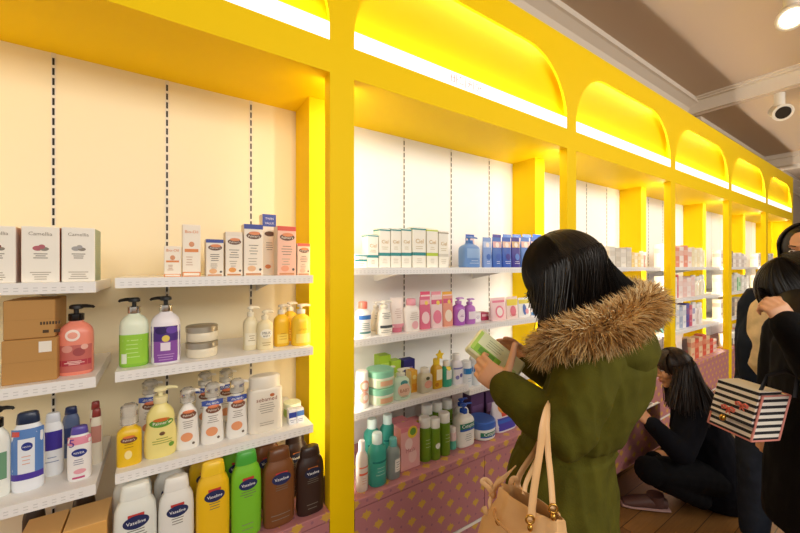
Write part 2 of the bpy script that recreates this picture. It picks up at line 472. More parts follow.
T = 'text'; R_ = 'rect'; O = 'oval'; L = 'lines'
PROF = {
 'pump': [(0, .90), (.015, .98), (.04, 1), (.52, 1), (.60, .98), (.66, .90), (.71, .70), (.745, .46), (.76, .40), (.79, .40)],
 'pumpslope': [(0, .93), (.015, 1), (.10, 1), (.35, .90), (.55, .84), (.64, .74), (.70, .52), (.74, .36), (.79, .34)],
 'curvy': [(0, .86), (.02, .95), (.14, 1), (.34, .98), (.48, .84), (.56, .86), (.63, .80), (.70, .60), (.74, .40), (.78, .38)],
 'flip': [(0, .86), (.012, .94), (.05, .97), (.35, 1), (.62, .99), (.74, .95), (.80, .84), (.84, .70), (.86, .66)],
 'spray': [(0, .93), (.015, 1), (.52, 1), (.58, .94), (.63, .62), (.66, .42), (.70, .40)],
 'bottle': [(0, .93), (.015, 1), (.62, 1), (.70, .94), (.76, .70), (.80, .52), (.82, .5)],
 'jar': [(0, .90), (.04, .98), (.08, 1), (.56, 1), (.60, .97), (.62, .94)],
 'tall': [(0, .95), (.01, 1), (.74, 1), (.76, .96), (.78, .9)],
 'pouch': [(0, .93, .95), (.03, .98, 1), (.2, 1, .95), (.45, 1, .72), (.7, .99, .42), (.88, .97, .16), (.93, .97, .07), (1, .97, .05)],
 'tube': [(0, .72, .72), (.02, .78, .78), (.14, .80, .80), (.145, .92, .92), (.18, 1, 1), (.4, 1, .86), (.65, 1, .58), (.85, 1.02, .28), (.93, 1.03, .1), (1, 1.03, .06)],
}
def bottle(name, label, group, zs, yc, pl, pr, pt, style, body, cap=None, marks=(), dr=.62, e=2.3, trans=0, lower=None, collar=None, spout=1, rot=0, cat='bottle', over=False, h=None, capname=None, cmetal=0, w_=None):
    x, wd, hh = fit(zs, yc, pl, pr, pt); h = h or hh
    if w_: wd = w_
    rx = wd/2; ry = rx*dr
    root = tag(empty(name, (x, yc, zs), rot), label, cat, group)
    pf = [(p[0]*h,)+tuple(p[1:]) for p in PROF[style]]
    mbod = M(body, .32, trans=trans, name='bottle plastic'); seg = 36
    mb = MB()
    if style == 'tube':
        mb.lathe([p for p in pf if p[0] >= .144*h], rx, ry, mbod, e, seg)
    elif lower:                                         # two-tone body: lower colour up to a height
        zc, lc = lower[0]*h, lower[1]
        s_ = np.interp(zc, [p[0] for p in pf], [p[1] for p in pf])
        mb.lathe([p for p in pf if p[0] < zc]+[(zc, s_)], rx, ry, M(lc, .32, trans=trans, name='bottle plastic'), e, seg, capt=False)
        mb.lathe([(zc, s_)]+[p for p in pf if p[0] > zc], rx, ry, mbod, e, seg, capb=False)
    else: mb.lathe(pf, rx, ry, mbod, e, seg)
    mb.build('body', root, True)
    mc = M(cap or body, .3, cmetal, name='cap plastic')
    if style in ('pump', 'pumpslope', 'curvy'):
        p = MB(); r1 = min(rx*.44, .019)
        p.lathe([(.772*h, 1), (.78*h, 1.04), (.865*h, 1.04), (.872*h, .9)], r1, r1, M(collar or cap or body, .25, 1.0 if collar in ('#D8D4CC', '#C9A85A') else 0, name='collar'), 2, 18)
        po = p.build('pump_collar', root, True)
        p = MB(); p.lathe([(.86*h, 1), (.945*h, 1)], r1*.36, r1*.36, mc, 2, 10)
        p.lathe([(.935*h, .8), (.945*h, 1), (.985*h, .95), (1.0*h, .7)], r1*.95, r1*.8, mc, 2, 14)
        L = max(rx*1.02, .030)
        p.tube([(0, 0, .972*h), (spout*L*.55, 0, .974*h), (spout*L*.92, 0, .962*h), (spout*L*1.0, 0, .945*h)], [(.0065, .0055), (.0055, .005), (.0045, .004), (.0035, .003)], mc, 8)
        p.build('pump_head', root, True)
        if over:
            MB().lathe([(.80*h, 1), (.99*h, 1), (1.03*h, .6)], r1*1.5, r1*1.5, M('#F4F1EA', .1, trans=.9, name='clear overcap'), 2, 14).build('clear_cover', root, True)
    elif style == 'flip':
        MB().lathe([(.855*h, .68), (.86*h, .72), (.93*h, .68), (.985*h, .62), (1.0*h, .5)], rx, ry, mc, 2.6, seg).build('flip_cap', root, True)
    elif style == 'spray':
        p = MB(); r1 = min(rx*.5, .016)
        p.lathe([(.69*h, 1), (.80*h, 1), (.82*h, .8), (.90*h, .8), (.90*h, .95), (.985*h, .95), (1*h, .7)], r1, r1, mc, 2, 16)
        p.tube([(0, 0, .94*h), (spout*r1*1.3, 0, .94*h)], .0035, mc, 8)
        p.build('spray_head', root, True)
        if over: MB().lathe([(.70*h, 1.0), (.99*h, .95), (1.03*h, .6)], r1*1.5, r1*1.5, M('#F4F1EA', .1, trans=.9, name='clear overcap'), 2, 14).build('clear_cover', root, True)
    elif style in ('bottle', 'tall'):
        z0 = .80 if style == 'bottle' else .775; rr = .56 if style == 'bottle' else .93
        MB().lathe([(z0*h, rr), (.97*h, rr), (1.0*h, rr*.86)], rx, rx if style == 'bottle' else ry, mc, 2, 18).build('cap', root, True)
    elif style == 'jar':
        MB().lathe([(.60*h, 1.0), (.62*h, 1.04), (.95*h, 1.04), (1.0*h, .97)], rx, ry, mc, e, seg).build('lid', root, True)
    elif style == 'tube':
        MB().lathe([p for p in pf if p[0] <= .1451*h], rx, ry, mc, 2, seg).build('cap', root, True)
    elif style == 'pouch' and cap:
        MB().lathe([(.86*h, 1), (1.02*h, 1)], .012, .012, mc, 2, 12, cx=rx*.6).build('spout_cap', root, True)
    zz = [p[0] for p in pf]; sx = [p[1] for p in pf]; sy = [p[2] if len(p) > 2 else p[1] for p in pf]
    def surf(u, v, off):
        a = rx*np.interp(v, zz, sx); b = ry*np.interp(v, zz, sy)
        q = min(abs(u)/a, .995); return (u, -b*(1-q**e)**(1/e)-off, v)
    mbs = {'rect': MB(), 'oval': MB(), 'lines': MB()}; tx = []; off = .0013
    for mk in marks:
        if mk[0] == 'text': tx.append((mk[1], mk[2]*rx, mk[3]*h, mk[4]*wd, mk[5])); continue
        m_ = M(mk[-1], .4, name='label print'); mb = mbs[mk[0]]
        if mk[0] == 'rect':
            _, x0, x1, z0, z1, c = mk; nx, nz = 8, max(2, int((z1-z0)*12))
            vs = [surf((x0+(x1-x0)*i/nx)*rx, (z0+(z1-z0)*j/nz)*h, off) for j in range(nz+1) for i in range(nx+1)]
            fs = [[j*(nx+1)+i, j*(nx+1)+i+1, (j+1)*(nx+1)+i+1, (j+1)*(nx+1)+i] for j in range(nz) for i in range(nx)]
            mb.add(vs, fs, m_)
        elif mk[0] == 'oval':
            _, xc, zc, ax_, az, c = mk; n = 20; vs = [surf(xc*rx, zc*h, off)]; fs = []
            for rr in (.5, 1):
                vs += [surf((xc+ax_*rr*cos(2*pi*i/n))*rx, zc*h+az*rr*rx*sin(2*pi*i/n), off) for i in range(n)]
            fs = [[0, 1+i, 1+(i+1) % n] for i in range(n)] + [[1+i, 1+n+i, 1+n+(i+1) % n, 1+(i+1) % n] for i in range(n)]
            mb.add(vs, fs, m_)
        elif mk[0] == 'lines':
            _, x0, x1, z0, z1, k, c = mk
            for i in range(k):
                z = (z0+(z1-z0)*(i+.5)/k)*h; q = .5+.5*random.random(); xm = (x0+x1)/2; hw = (x1-x0)/2*q
                vs = [surf((xm+hw*(2*j/4-1))*rx, z+dz, off) for dz in (-.0011, .0011) for j in range(5)]
                mb.add(vs, [[j, j+1, j+6, j+5] for j in range(4)], m_)
        off += .00015
    lo = None
    for kd, nm in (('rect', 'label'), ('oval', 'emblem'), ('lines', 'small_print')):
        if mbs[kd].f:
            q = mbs[kd].build(nm, root, True); lo = lo or q
    if tx: lettering(lo or root, tx, lambda u, v: surf(u, v, off+.0002), None)
    return root
def again(o, x=None, dx=0, y=None, label=None, group=None, rot=None, z=None):
    c = copy_tree(o); c.location.x = x if x is not None else o.location.x+dx
    if y is not None: c.location.y = y
    if z is not None: c.location.z = z
    if rot is not None: c.rotation_euler.z = rot
    if label: c['label'] = label
    if group: c['group'] = group
    return c

# ---- far left unit
zs = 1.457
G = 'white cartons with drawings at the far left'
for pl, pr, pt, sd, fl, lab in ((-23, 15.5, 225, '#E9E2D6', '#8A4632', 'white carton cut by the left edge of the photo'),
                            (21, 59.5, 226, '#C85A1C', '#B4606A', 'white carton with pink flower drawing and orange side'),
                            (61.5, 95, 227, '#8FA284', '#A9A6A6', 'white carton with grey flower drawing on the top left shelf')):
    carton('carton', lab, G, zs, 1.335, pl, pr, pt, .11, '#F6F1E6', [(T, 'Camellia', .5, .87, .62, '#9C9184'), (O, .42, .61, .13, .09, fl), (O, .60, .60, .12, .07, '#8d8478'), (O, .53, .64, .09, .08, fl),
           (L, .25, .75, .42, .53, '#8a8074', 3), (L, .2, .8, .04, .2, '#b5aa9c', 4)], side=sd)
zs = 1.19
def kraft(lab, pl, pr, pt, z, y, h, lines, rot=0, sticker=False):
    x, wd, _ = fit(z, y, pl, pr, pt); K = M('#B98A4C', .7, name='kraft board')
    mb = MB().box(-wd/2, wd/2, 0, .16, 0, h, K, bev=.002)
    mb.box(-wd/2, wd/2, .078, .082, h, h+.0006, M('#9C7440', .7)).box(-wd/2+.0, wd/2, -.0006, .0, h*.49, h*.495, M('#A67B42', .7))
    if lines:
        for i in range(7): mb.box(.02+i*.006, .0235+i*.006, -.0008, 0, h*.34, h*.42, M('#4a3620', .7))
        mb.box(.025, .037, -.0008, 0, h*.12, h*.2, M('#4a3620', .7)).box(.047, .06, -.0008, 0, h*.12, h*.2, M('#4a3620', .7))
    if sticker: mb.box(wd*.16, wd*.40, -.001, 0, h*.68, h*.93, M('#EFE8DC', .5))
    o = mb.build('cardboard_box', loc=(x, y, z), rotz=rot)
    return tag(o, lab, 'box', 'stacked cardboard boxes')
xk = kraft('upper brown cardboard box of the stack with printed marks', 3, 55, 306, zs+.1165, 1.345, .103, True, .02)
kraft('lower brown cardboard box of the stack with white sticker', 1, 57, 347, zs, 1.335, .116, False, 0, True)
bottle('pump_bottle', 'salmon pink pump bottle with a black pump beside the cardboard boxes', None, zs, 1.385, 58, 94, 304, 'pump', '#F2907A', '#171313', collar='#171313', dr=.7, e=2.6,
       marks=[(R_, -.93, .93, .05, .43, '#C76A62'), (R_, -.9, .9, .14, .22, '#B23A4A'), (O, -.1, .57, .42, .42, '#FBE6DA'), (O, -.1, .57, .28, .24, '#F3A793'), (O, -.4, .38, .3, .26, '#DE9A8E'), (O, .25, .33, .34, .3, '#A24A4C'), (O, .55, .40, .2, .2, '#E9B2A4'), (L, -.6, .6, .15, .21, 3, '#F4C8C0')], spout=1)
zs = .888
bottle('pump_bottle', 'white pump bottle cut by the left edge, lower shelf', None, zs, 1.385, -16, 11, 406, 'pump', '#EEF0E8', '#141414', marks=[(R_, -.8, .8, .2, .5, '#6E9E7C')])
bottle('lotion_bottle', 'blue and white wrapped twin pack bottle at front left', None, zs, 1.385, 11, 45, 411, 'flip', '#EEF1F7', '#1E2C4A', dr=.55,
       marks=[(R_, -.96, .96, .16, .80, '#5A86C8'), (R_, -.5, .5, .2, .68, '#E9EEF6'), (O, .05, .58, .34, .34, '#23348C'), (R_, -.96, .96, .16, .24, '#4A34A0'), (T, 'NIVEA', .05, .58, .24, '#FFFFFF'), (L, -.4, .4, .34, .48, 3, '#E0A890'), (R_, -.9, -.4, .72, .78, '#D0504A')])
bottle('lotion_bottle', 'second white bottle with violet band behind the twin pack', None, zs, 1.44, 42, 64, 412, 'flip', '#EEF1F7', '#D9DEE8', dr=.6, marks=[(R_, -.9, .9, .42, .72, '#3B2C98'), (L, -.7, .7, .2, .34, 2, '#8090B8')])
bottle('lotion_bottle', 'dark navy capped bottle standing behind white lotion', None, zs, 1.545, 62, 80, 406, 'flip', '#5B6C94', '#1B2A5A', dr=.6, marks=[(R_, -.8, .8, .3, .6, '#2A3C78')])
bottle('lotion_bottle', 'white lotion bottle with violet cap and pink corner label', None, zs, 1.37, 67, 92, 425, 'flip', '#F2EFEE', '#5B4BA8', dr=.6,
       marks=[(R_, -.93, .93, .68, .82, '#E58FA6'), (T, '5', -.55, .72, .22, '#5B2C98'), (O, .05, .53, .62, .4, '#1F2F86'), (T, 'NIVEA', .05, .53, .42, '#FFFFFF'), (L, -.5, .5, .3, .42, 3, '#9A96A8'), (O, .1, .18, .5, .26, '#E7A4B0'), (R_, -.5, .5, .05, .085, '#C24A78')])
b0 = bottle('lotion_bottle', 'cream bottle with red cap behind pink labelled lotion', 'red capped cream bottles at the far left', zs, 1.45, 90, 103, 408, 'flip', '#E8E0CE', '#8E3430', dr=.8, marks=[(R_, -.8, .8, .4, .7, '#C4887C')])
again(b0, y=1.53, dx=-.012, label='cream bottle with red cap at the rear of its row')
zs = .588
for pl, pr, lab in ((14, 60, 'flat amber boxed soap below lower left shelf, left one'), (62, 107, 'flat amber boxed soap below lower left shelf, right one')):
    carton('carton', lab, 'amber cartons on the ledge', zs, 1.29, pl, pr, 500, .12, '#DDA85C', [(O, .55, .5, .34, .30, '#C0821E'), (T, 'SHEA', .55, .5, .3, '#7a4c10')], top='#E4B878', h=.20)
for p, lab in ((34, 'black pump top bottle behind left amber carton'), (84, 'black pump top bottle behind right amber carton')):
    bottle('pump_bottle', lab, 'black topped bottles behind amber cartons', zs, 1.50, p-12, p+12, 506, 'pump', '#3A2A1C', '#121010', h=.262, marks=[(R_, -.8, .8, .2, .5, '#7A5A2C')])

# ---- left bay, top shelf
zs = 1.467
OR = '#E08A4A'
def bio(lab, pl, pr, pt, y):
    carton('carton', lab, 'orange and white skin oil cartons', zs, y, pl, pr, pt, .05, '#F4EADA', [(T, 'Bio-Oil', .5, .86, .72, OR), (O, .5, .62, .15, .17, '#D9956A'), (R_, .12, .88, .47, .53, OR), (R_, .0, 1, .0, .09, OR), (R_, .06, .94, .02, .07, '#F4EADA'), (L, .15, .6, .2, .4, '#C9A58A', 4)], left=False, side='#F1E2CE')
bio('small orange and white skin oil carton, first on its shelf', 164, 181, 245.5, 1.35)
bio('tall orange and white skin oil carton beside the small one', 182.5, 200.5, 224, 1.35)
def palm(lab, pl, pr, pt, y, topc, foot, name="Palmer's", col='#F1E6D6'):
    carton('carton', lab, 'cocoa lotion cartons on the top shelf', zs, y, pl, pr, pt, .055, col, [(R_, 0, 1, .91, 1, topc), (O, .52, .78, .40, .19, '#6A4A3A'), (O, .55, .83, .30, .1, '#E08A5A'), (T, name, .52, .77, .6, '#F6EBDD'), (L, .2, .8, .40, .62, '#7d7468', 4),
           (L, .2, .7, .2, .36, '#A89A88', 3), (O, .4, .14, .22, .16, foot), (R_, .1, .9, .015, .05, '#C88A5A'), (O, .85, .12, .07, .07, '#57504a')], side='#E4D4C0', top=topc)
palm('short cocoa butter carton with blue top strip', 206, 223.5, 239, 1.35, '#3A4A9A', '#E4AE7C')
palm('cocoa butter carton with a white top and orange foot', 225.6, 242.5, 231.6, 1.35, '#EADFCF', '#E29A4C')
palm('taller cocoa butter carton with broad blue top strip', 244, 263, 224, 1.35, '#34459A', '#E4B48A')
carton('carton', 'tallest cocoa lotion carton with solid blue top behind the others', 'cocoa lotion cartons on the top shelf', zs, 1.43, 262.5, 276, 214, .055, '#F1E6D6', [(R_, 0, 1, .80, 1, '#3B4FA6'), (T, 'TWIN', .5, .93, .6, '#E8E4EE'), (T, 'VALUE', .5, .855, .66, '#E8E4EE'), (O, .52, .68, .38, .19, '#6A4A3A'), (L, .2, .8, .40, .55, '#7d7468', 4), (O, .4, .14, .22, .16, '#E08A50')], side='#E4D4C0', top='#3B4FA6')
palm('salmon pink carton with red top near the column', 277.5, 296, 226, 1.345, '#D8503C', '#EBA080', col='#F0BFA8')
palm('small salmon pink carton last at the right end', 297.5, 310, 243, 1.345, '#D8604C', '#EFB49A', col='#F2CBB6')
# ---- left bay, middle shelf
zs = 1.195
bottle('pump_bottle', 'white and lime green pump bottle with a black pump', None, zs, 1.375, 119, 149, 297, 'pump', '#E6EFD8', '#121212', collar='#D8D4CC', lower=(.47, '#8CC63A'), dr=.8, e=2.5,
       marks=[(R_, -.9, .9, .05, .47, '#9AD03E'), (L, -.8, .6, .12, .42, 5, '#CDEB96'), (R_, -.8, -.45, .06, .2, '#E8F2D8')], spout=-1)
bottle('pump_bottle', 'white and purple pump bottle with a black pump', None, zs, 1.365, 150.5, 180.5, 295.5, 'pump', '#F0EBF0', '#121212', collar='#D8D4CC', dr=.8, e=2.5,
       marks=[(R_, -.95, .95, .03, .56, '#8A4FA8'), (R_, -.95, .95, .34, .56, '#4A2A80'), (O, -.3, .50, .4, .3, '#2E1A5E'), (O, .4, .50, .38, .28, '#6A44A8'), (O, 0, .38, .26, .26, '#E8D060'), (R_, -.35, .3, .2, .32, '#EDE2F0'), (L, -.8, .8, .05, .16, 3, '#C9A0D8')], spout=-1)
j = bottle('cream_jar', 'cream coloured flat jar, lower of the stacked pair', 'stacked cream jars', zs, 1.39, 186, 217.5, 347, 'jar', '#E9DFC6', '#BDB4A2', dr=1, e=2, cat='jar', h=.052, cmetal=.7)
jz = .053
again(j, z=zs+jz, label='cream coloured flat jar, upper of the stacked pair')
c1 = bottle('pump_bottle', 'cream pump bottle at left of the cream pair', None, zs, 1.40, 243, 258, 306, 'pump', '#EFE2BC', '#F3EAD2', dr=.85, marks=[(R_, -.8, .8, .12, .4, '#F3EAD0'), (L, -.5, .5, .2, .36, 3, '#A08A58')])
bottle('pump_bottle', 'cream pump bottle with dark printed label', None, zs, 1.375, 257, 273, 310, 'pump', '#EEDFB4', '#F1E6C8', dr=.85, marks=[(O, 0, .42, .75, .62, '#F6F0DE'), (T, 'MILK', 0, .44, .5, '#3A3228'), (T, 'BODY', 0, .36, .4, '#3A3228'), (L, -.6, .6, .1, .22, 2, '#B59A5A')])
yb = bottle('pump_bottle', 'bright yellow bottle, left of the yellow trio', 'yellow bottles at the shelf end', zs, 1.40, 273.5, 289, 304, 'pump', '#F2C028', '#CFC6B8', collar='#E8E0D0', dr=.85, marks=[(R_, -.7, .7, .08, .3, '#F7D860'), (L, -.5, .5, .15, .35, 3, '#C99418')])
bottle('pump_bottle', 'bright yellow bottle, front right of the yellow trio', 'yellow bottles at the shelf end', zs, 1.375, 291.5, 310, 303.5, 'pump', '#F4C930', '#D2CABC', collar='#E8E0D0', dr=.85, marks=[(R_, -.7, .7, .08, .3, '#F7DC70'), (T, 'CITRON', 0, .40, .5, '#B8860B')])
again(yb, x=PX(290, 1.48), y=1.48, label='bright yellow bottle, rear of the yellow trio')
# ---- left bay, lower shelf
zs = .9
PB = '#7A4A34'
def pmarks(band=None, foot='#EDA070'):
    m_ = [(O, .05, .59, .66, .34, PB), (O, .05, .64, .5, .14, '#E07A44'), (T, "Palmer's", .05, .585, .46, '#F6EBDD'), (L, -.6, .6, .36, .5, 4, '#9A8E82'), (O, -.1, .22, .5, .42, foot), (O, .45, .1, .12, .12, '#6a5a4c')]
    if band: m_ = [(R_, -.9, .9, .65, .735, band), (T, '50% MORE', 0, .69, .6, '#FFFFFF')] + m_
    return m_
bottle('spray_bottle', 'yellow body oil bottle with a white spray head', None, zs, 1.36, 116.5, 142, 405, 'spray', '#F0C41E', '#F6F2EA', dr=.62, e=3.2, marks=[(O, 0, .45, .66, .30, PB), (O, 0, .5, .5, .12, '#E07A44'), (T, "Palmer's", 0, .45, .46, '#F6EBDD'), (O, -.05, .2, .3, .42, '#FBE9A0'), (L, -.5, .5, .3, .4, 2, '#B58A10')], over=True)
bottle('pump_bottle', 'large pale yellow curvy lotion bottle with green label', None, zs, 1.37, 143.5, 177, 386, 'curvy', '#F3E48E', '#F3E8B4', dr=.6, marks=[(O, .05, .50, .72, .30, '#5E9A34'), (O, .05, .545, .5, .13, '#D8702C'), (T, "Palmer's", .05, .5, .5, '#FBF7E4'), (O, .1, .35, .17, .13, '#6A4A2A'), (L, -.5, .7, .2, .3, 3, '#9AA03A'), (O, .65, .17, .16, .16, '#6FA238')], spout=1)
bottle('pump_bottle', 'white lotion pump with an orange swoosh, plain neck', 'white cocoa lotion pumps', zs, 1.375, 175.5, 199.5, 389, 'pumpslope', '#F3EFE8', '#F6F3EE', dr=.6, marks=pmarks(), over=True)
p2 = bottle('pump_bottle', 'white lotion pump with blue band, left of two alike', 'white cocoa lotion pumps', zs, 1.375, 200.5, 224, 384, 'pumpslope', '#F3EFE8', '#F6F3EE', dr=.6, marks=pmarks('#2F4AA0'), over=True)
again(p2, x=PX(237, 1.375), label='white lotion pump with blue band, right beside grey tall bottle')
for i, p in enumerate((150, 205, 226)):
    again(p2, x=PX(p, 1.53), y=1.53, label='white lotion pump in the rear row, ' + ['behind the pale yellow bottle', 'behind the two blue banded ones', 'nearest the squared grey bottle'][i], group='rear row of white pumps')
bottle('pump_bottle', 'square shouldered off white pump bottle with printed front', None, zs, 1.375, 247.5, 281, 372, 'tall', '#E9E1D2', '#E9E1D2', dr=.55, e=5, h=.200, marks=[(T, 'sebamed', 0, .60, .6, '#8A4A3A'), (O, .32, .66, .14, .1, '#C06A3A'), (L, -.5, .5, .34, .54, 5, '#9A8F80'), (L, -.5, .5, .12, .2, 2, '#A89C8C')], capname='top')
bottle('cream_jar', 'small lime green jar behind blue and white cartons', None, zs, 1.44, 284, 300, 401, 'jar', '#A8CF60', '#E7EFD0', dr=1, cat='jar')
carton('carton', 'tiny blue and white carton, left of two', 'tiny blue and white cartons', zs, 1.35, 289, 296.5, 409, .03, '#E6E9F2', [(R_, 0, 1, .45, .8, '#2B3F9A'), (L, .1, .9, .1, .35, '#8a93b0', 2)])
carton('carton', 'tiny blue and white carton, right of two', 'tiny blue and white cartons', zs, 1.35, 297, 304, 408, .03, '#E6E9F2', [(R_, 0, 1, .5, .85, '#4A78C0'), (L, .1, .9, .1, .35, '#8a93b0', 2)])
# ---- left bay, ledge
zs = .588
def vas(lab, pl, pr, pt, y, body, cap, pill='#1F2A5A', red='#C23A34', lower=None):
    return bottle('lotion_bottle', lab, 'big flip cap lotion bottles on the ledge', zs, y, pl, pr, pt, 'flip', body, cap, dr=.55, e=2.7, lower=lower,
        marks=[(R_, -.32, .42, .690, .720, red), (O, .05, .635, .60, .36, pill), (T, 'Vaseline', .05, .635, .44, '#FFFFFF'), (L, -.5, .6, .48, .57, 3, '#70685c'), (L, -.6, .6, .08, .2, 2, '#8a8074')])
v1 = vas('big white lotion bottle, first at the left', 113, 157, 482, 1.305, '#E6E9E2', '#E9ECE6')
v2 = vas('big white lotion bottle beside the yellow one', 158, 194, 475, 1.305, '#EBEAE4', '#EEEDE8')
v3 = vas('big golden yellow lotion bottle', 195.5, 229.5, 460, 1.305, '#F2C21A', '#F5CB28')
v4 = vas('big bright green lotion bottle', 230.5, 261, 450, 1.305, '#7CC52E', '#49A83A')
v5 = vas('big brown cocoa lotion bottle', 262.5, 294, 447, 1.30, '#7A4A26', '#6A3E20')
v6 = vas('big near black lotion bottle, last at right', 296, 323, 445, 1.295, '#35211A', '#33221C', pill='#1a1f3c', red='#B86A2A')
for v, p, lab in ((v1, 143, 'white lotion bottle in the rear row behind the first white one'), (v2, 182, 'white lotion bottle in the rear row'), (v3, 213, 'yellow lotion bottle in the rear row'), (v4, 238, 'green lotion bottle in the rear row'), (v5, 264, 'brown lotion bottle in the rear row'), (v6, 287, 'near black lotion bottle in the rear row')):
    again(v, dx=-.014, y=1.43, label=lab)

# ---- bay right of the post, top shelf
zs = 1.495
TE = '#2E8C8C'
carton('carton', 'small flat white and teal carton, lower one by post', 'white and teal cartons', zs, 1.35, 355, 367, 259, .06, '#F3EFE4', [(R_, 0, 1, .78, 1, TE), (L, .2, .8, .2, .6, '#b8ae9c', 2)], top=TE)
carton('carton', 'small flat white and teal carton, upper one by post', 'white and teal cartons', zs+.0285, 1.35, 355, 367, 246, .06, '#F3EFE4', [(R_, 0, 1, .7, .9, TE), (L, .2, .8, .2, .6, '#b8ae9c', 2)], top='#F3EFE4', h=.0275)
def ciel(lab, pl, pr, pt, y, band=TE, top=TE, txt='Ciel', h=None):
    carton('carton', lab, 'white and teal cartons', zs, y, pl, pr, pt, .055, '#F5F0E2', [(R_, 0, 1, .30, .38, band), (T, txt, .5, .66, .6, '#C9A24E'), (L, .2, .8, .45, .55, '#C9B98E', 2), (L, .25, .75, .1, .24, '#C9BFA8', 3), (R_, 0, 1, .94, .975, top)], top=top, left=True, h=h)
ciel('white and teal carton, shorter one beside the flat stack', 367.5, 378.5, 234, 1.35)
ciel('white and teal carton, first of the even trio', 379.5, 390.3, 228, 1.35)
ciel('white and teal carton, second of the even trio', 391, 401, 228, 1.35)
ciel('white and teal carton, third of the even trio', 401.7, 411.5, 228, 1.35)
ciel('white and teal carton, tallest one before the green banded', 413, 425.8, 227, 1.345)
ciel('white carton with lime green band and top', 427, 438, 228.5, 1.345, '#B9CF3A', '#C4D648')
ciel('white carton with grey top, last of the row', 439, 448.5, 231, 1.345, '#D8D2C2', '#A79C88')
def refill(lab, group, z, y, pl, pr, pt, col, marks=(), cap=None, h=None, dr=.3, e=3.2, **k):
    return bottle('refill_pouch', lab, group, z, y, pl, pr, pt, 'pouch', col, cap, marks=marks, dr=dr, e=e, cat='pouch', h=h, **k)
bottle('pump_bottle', 'light blue pump bottle at left of the blue pouches', None, zs, 1.375, 461, 477, 236, 'pump', '#6A92CC', '#5A86C8', dr=.7, e=3, marks=[(R_, -.8, .8, .3, .6, '#8FB0DC'), (L, -.6, .6, .1, .25, 2, '#DCE6F4')])
bc = [('#7C9AD4', '#B8C8EA'), ('#3C66B8', '#E2B0B0'), ('#2E56B4', '#E8C0A8'), ('#3A2C8C', '#D8B080'), ('#5A82CC', '#F0C0B0'), ('#4A72C4', '#F0D0C0')]
for i, (pl, pr) in enumerate(((482.5, 491), (492, 501), (501.7, 510.5), (511, 519.5), (520.3, 529.5), (530, 540.5))):
    refill(['pale blue', 'blue', 'deep blue', 'dark violet', 'mid blue', 'last mid blue'][i] + ' refill pouch with a printed head on the top shelf', 'blue refill pouches', zs, 1.36, pl, pr, 237, bc[i][0],
           [(R_, -.9, .9, .66, .86, bc[i][1]), (O, .0, .75, .4, .4, '#F4E6DC'), (O, .1, .35, .5, .5, bc[(i+1) % 6][0]), (L, -.6, .6, .1, .22, 2, '#E8EAF4')], dr=.34)
for i, p in enumerate((470, 497, 507, 517, 527, 537)):
    refill('blue refill pouch in the rear row, ' + ['behind the light blue pump', 'second from left', 'third from left', 'fourth from left', 'fifth from left', 'last before the column'][i], 'rear row of blue refill pouches', zs, 1.47, p-4.6, p+4.2, 234, bc[(i+2) % 6][0], [(R_, -.9, .9, .7, .9, '#E8C8C0')])
# ---- bay right of the post, pink shelf
zs = 1.2
bottle('lotion_bottle', 'white bottle with blue label and orange cap by post', None, zs, 1.36, 355.5, 370, 301, 'bottle', '#F0EDE6', '#E0725A', dr=.75, marks=[(R_, -.85, .85, .50, .62, '#3A6EB0'), (L, -.7, .7, .2, .42, 4, '#5A7A70'), (R_, -.8, .8, .1, .16, '#5f8a86')])
bottle('pump_bottle', 'white bottle with black print lines, front of pair', None, zs, 1.36, 376.5, 391.5, 300, 'curvy', '#F3EEE2', '#EFE9DC', dr=.7, marks=[(L, -.6, .6, .46, .66, 4, '#6a655c'), (R_, -.8, .8, .20, .28, '#4a4f50'), (L, -.7, .7, .05, .16, 2, '#9a9488')])
bottle('pump_bottle', 'white bottle half hidden behind the black printed bottle', None, zs, 1.45, 371, 381, 301, 'curvy', '#F1EBDD', '#EFE9DC', dr=.7, marks=[(L, -.6, .6, .3, .66, 4, '#8a857c')])
bottle('cosmetic_tube', 'pale tube with a pink foot standing on its cap', None, zs, 1.37, 390.5, 403, 297, 'tube', '#F3E4DA', '#D8748A', dr=.6, cat='tube', marks=[(L, -.6, .6, .4, .7, 5, '#C9A89A'), (R_, -.9, .9, .15, .25, '#E59AA8')])
bottle('lotion_bottle', 'white bottle with pink cap on the pink shelf', None, zs, 1.36, 403.5, 418, 298, 'bottle', '#F4ECE4', '#E89AA6', dr=.7, e=2.6, marks=[(L, -.6, .6, .35, .6, 4, '#B8A89C'), (O, .1, .2, .45, .45, '#F2B8BE')])
pk = [('#E0708C', '#F4D0D4', 419.3, 430, 296), ('#F0D4D4', '#E8829C', 430.5, 442, 296), ('#E9A088', '#F6E4D0', 442.5, 452.5, 295)]
for i, (c, d_, pl, pr, pt) in enumerate(pk):
    refill(['deep pink', 'white and pink', 'coral'][i] + ' refill pouch with round label', 'pink refill pouches', zs, 1.36, pl, pr, pt, c, [(O, 0, .35, .72, .9, d_), (R_, -.9, .9, .76, .9, ['#F0B0B8', '#D85A80', '#D85A80'][i]), (O, .2, .8, .3, .3, '#F2D25A')])
for i, p in enumerate((425, 436, 447)):
    refill('pink refill pouch in the rear row, ' + ['left', 'middle', 'right'][i] + ' of three', 'rear row of pink refill pouches', zs, 1.47, p-5, p+5, 291, ['#E05A78', '#EE9AA4', '#F0B040'][i], [(R_, -.9, .9, .7, .9, '#F6D8D8')])
bottle('pump_bottle', 'violet pump bottle with white label, left one', 'violet bottles', zs, 1.36, 453, 463.5, 297, 'pump', '#B060C0', '#C890D4', dr=.75, marks=[(O, 0, .36, .7, .9, '#F0E0F0'), (L, -.4, .4, .3, .4, 2, '#9A50A8')])
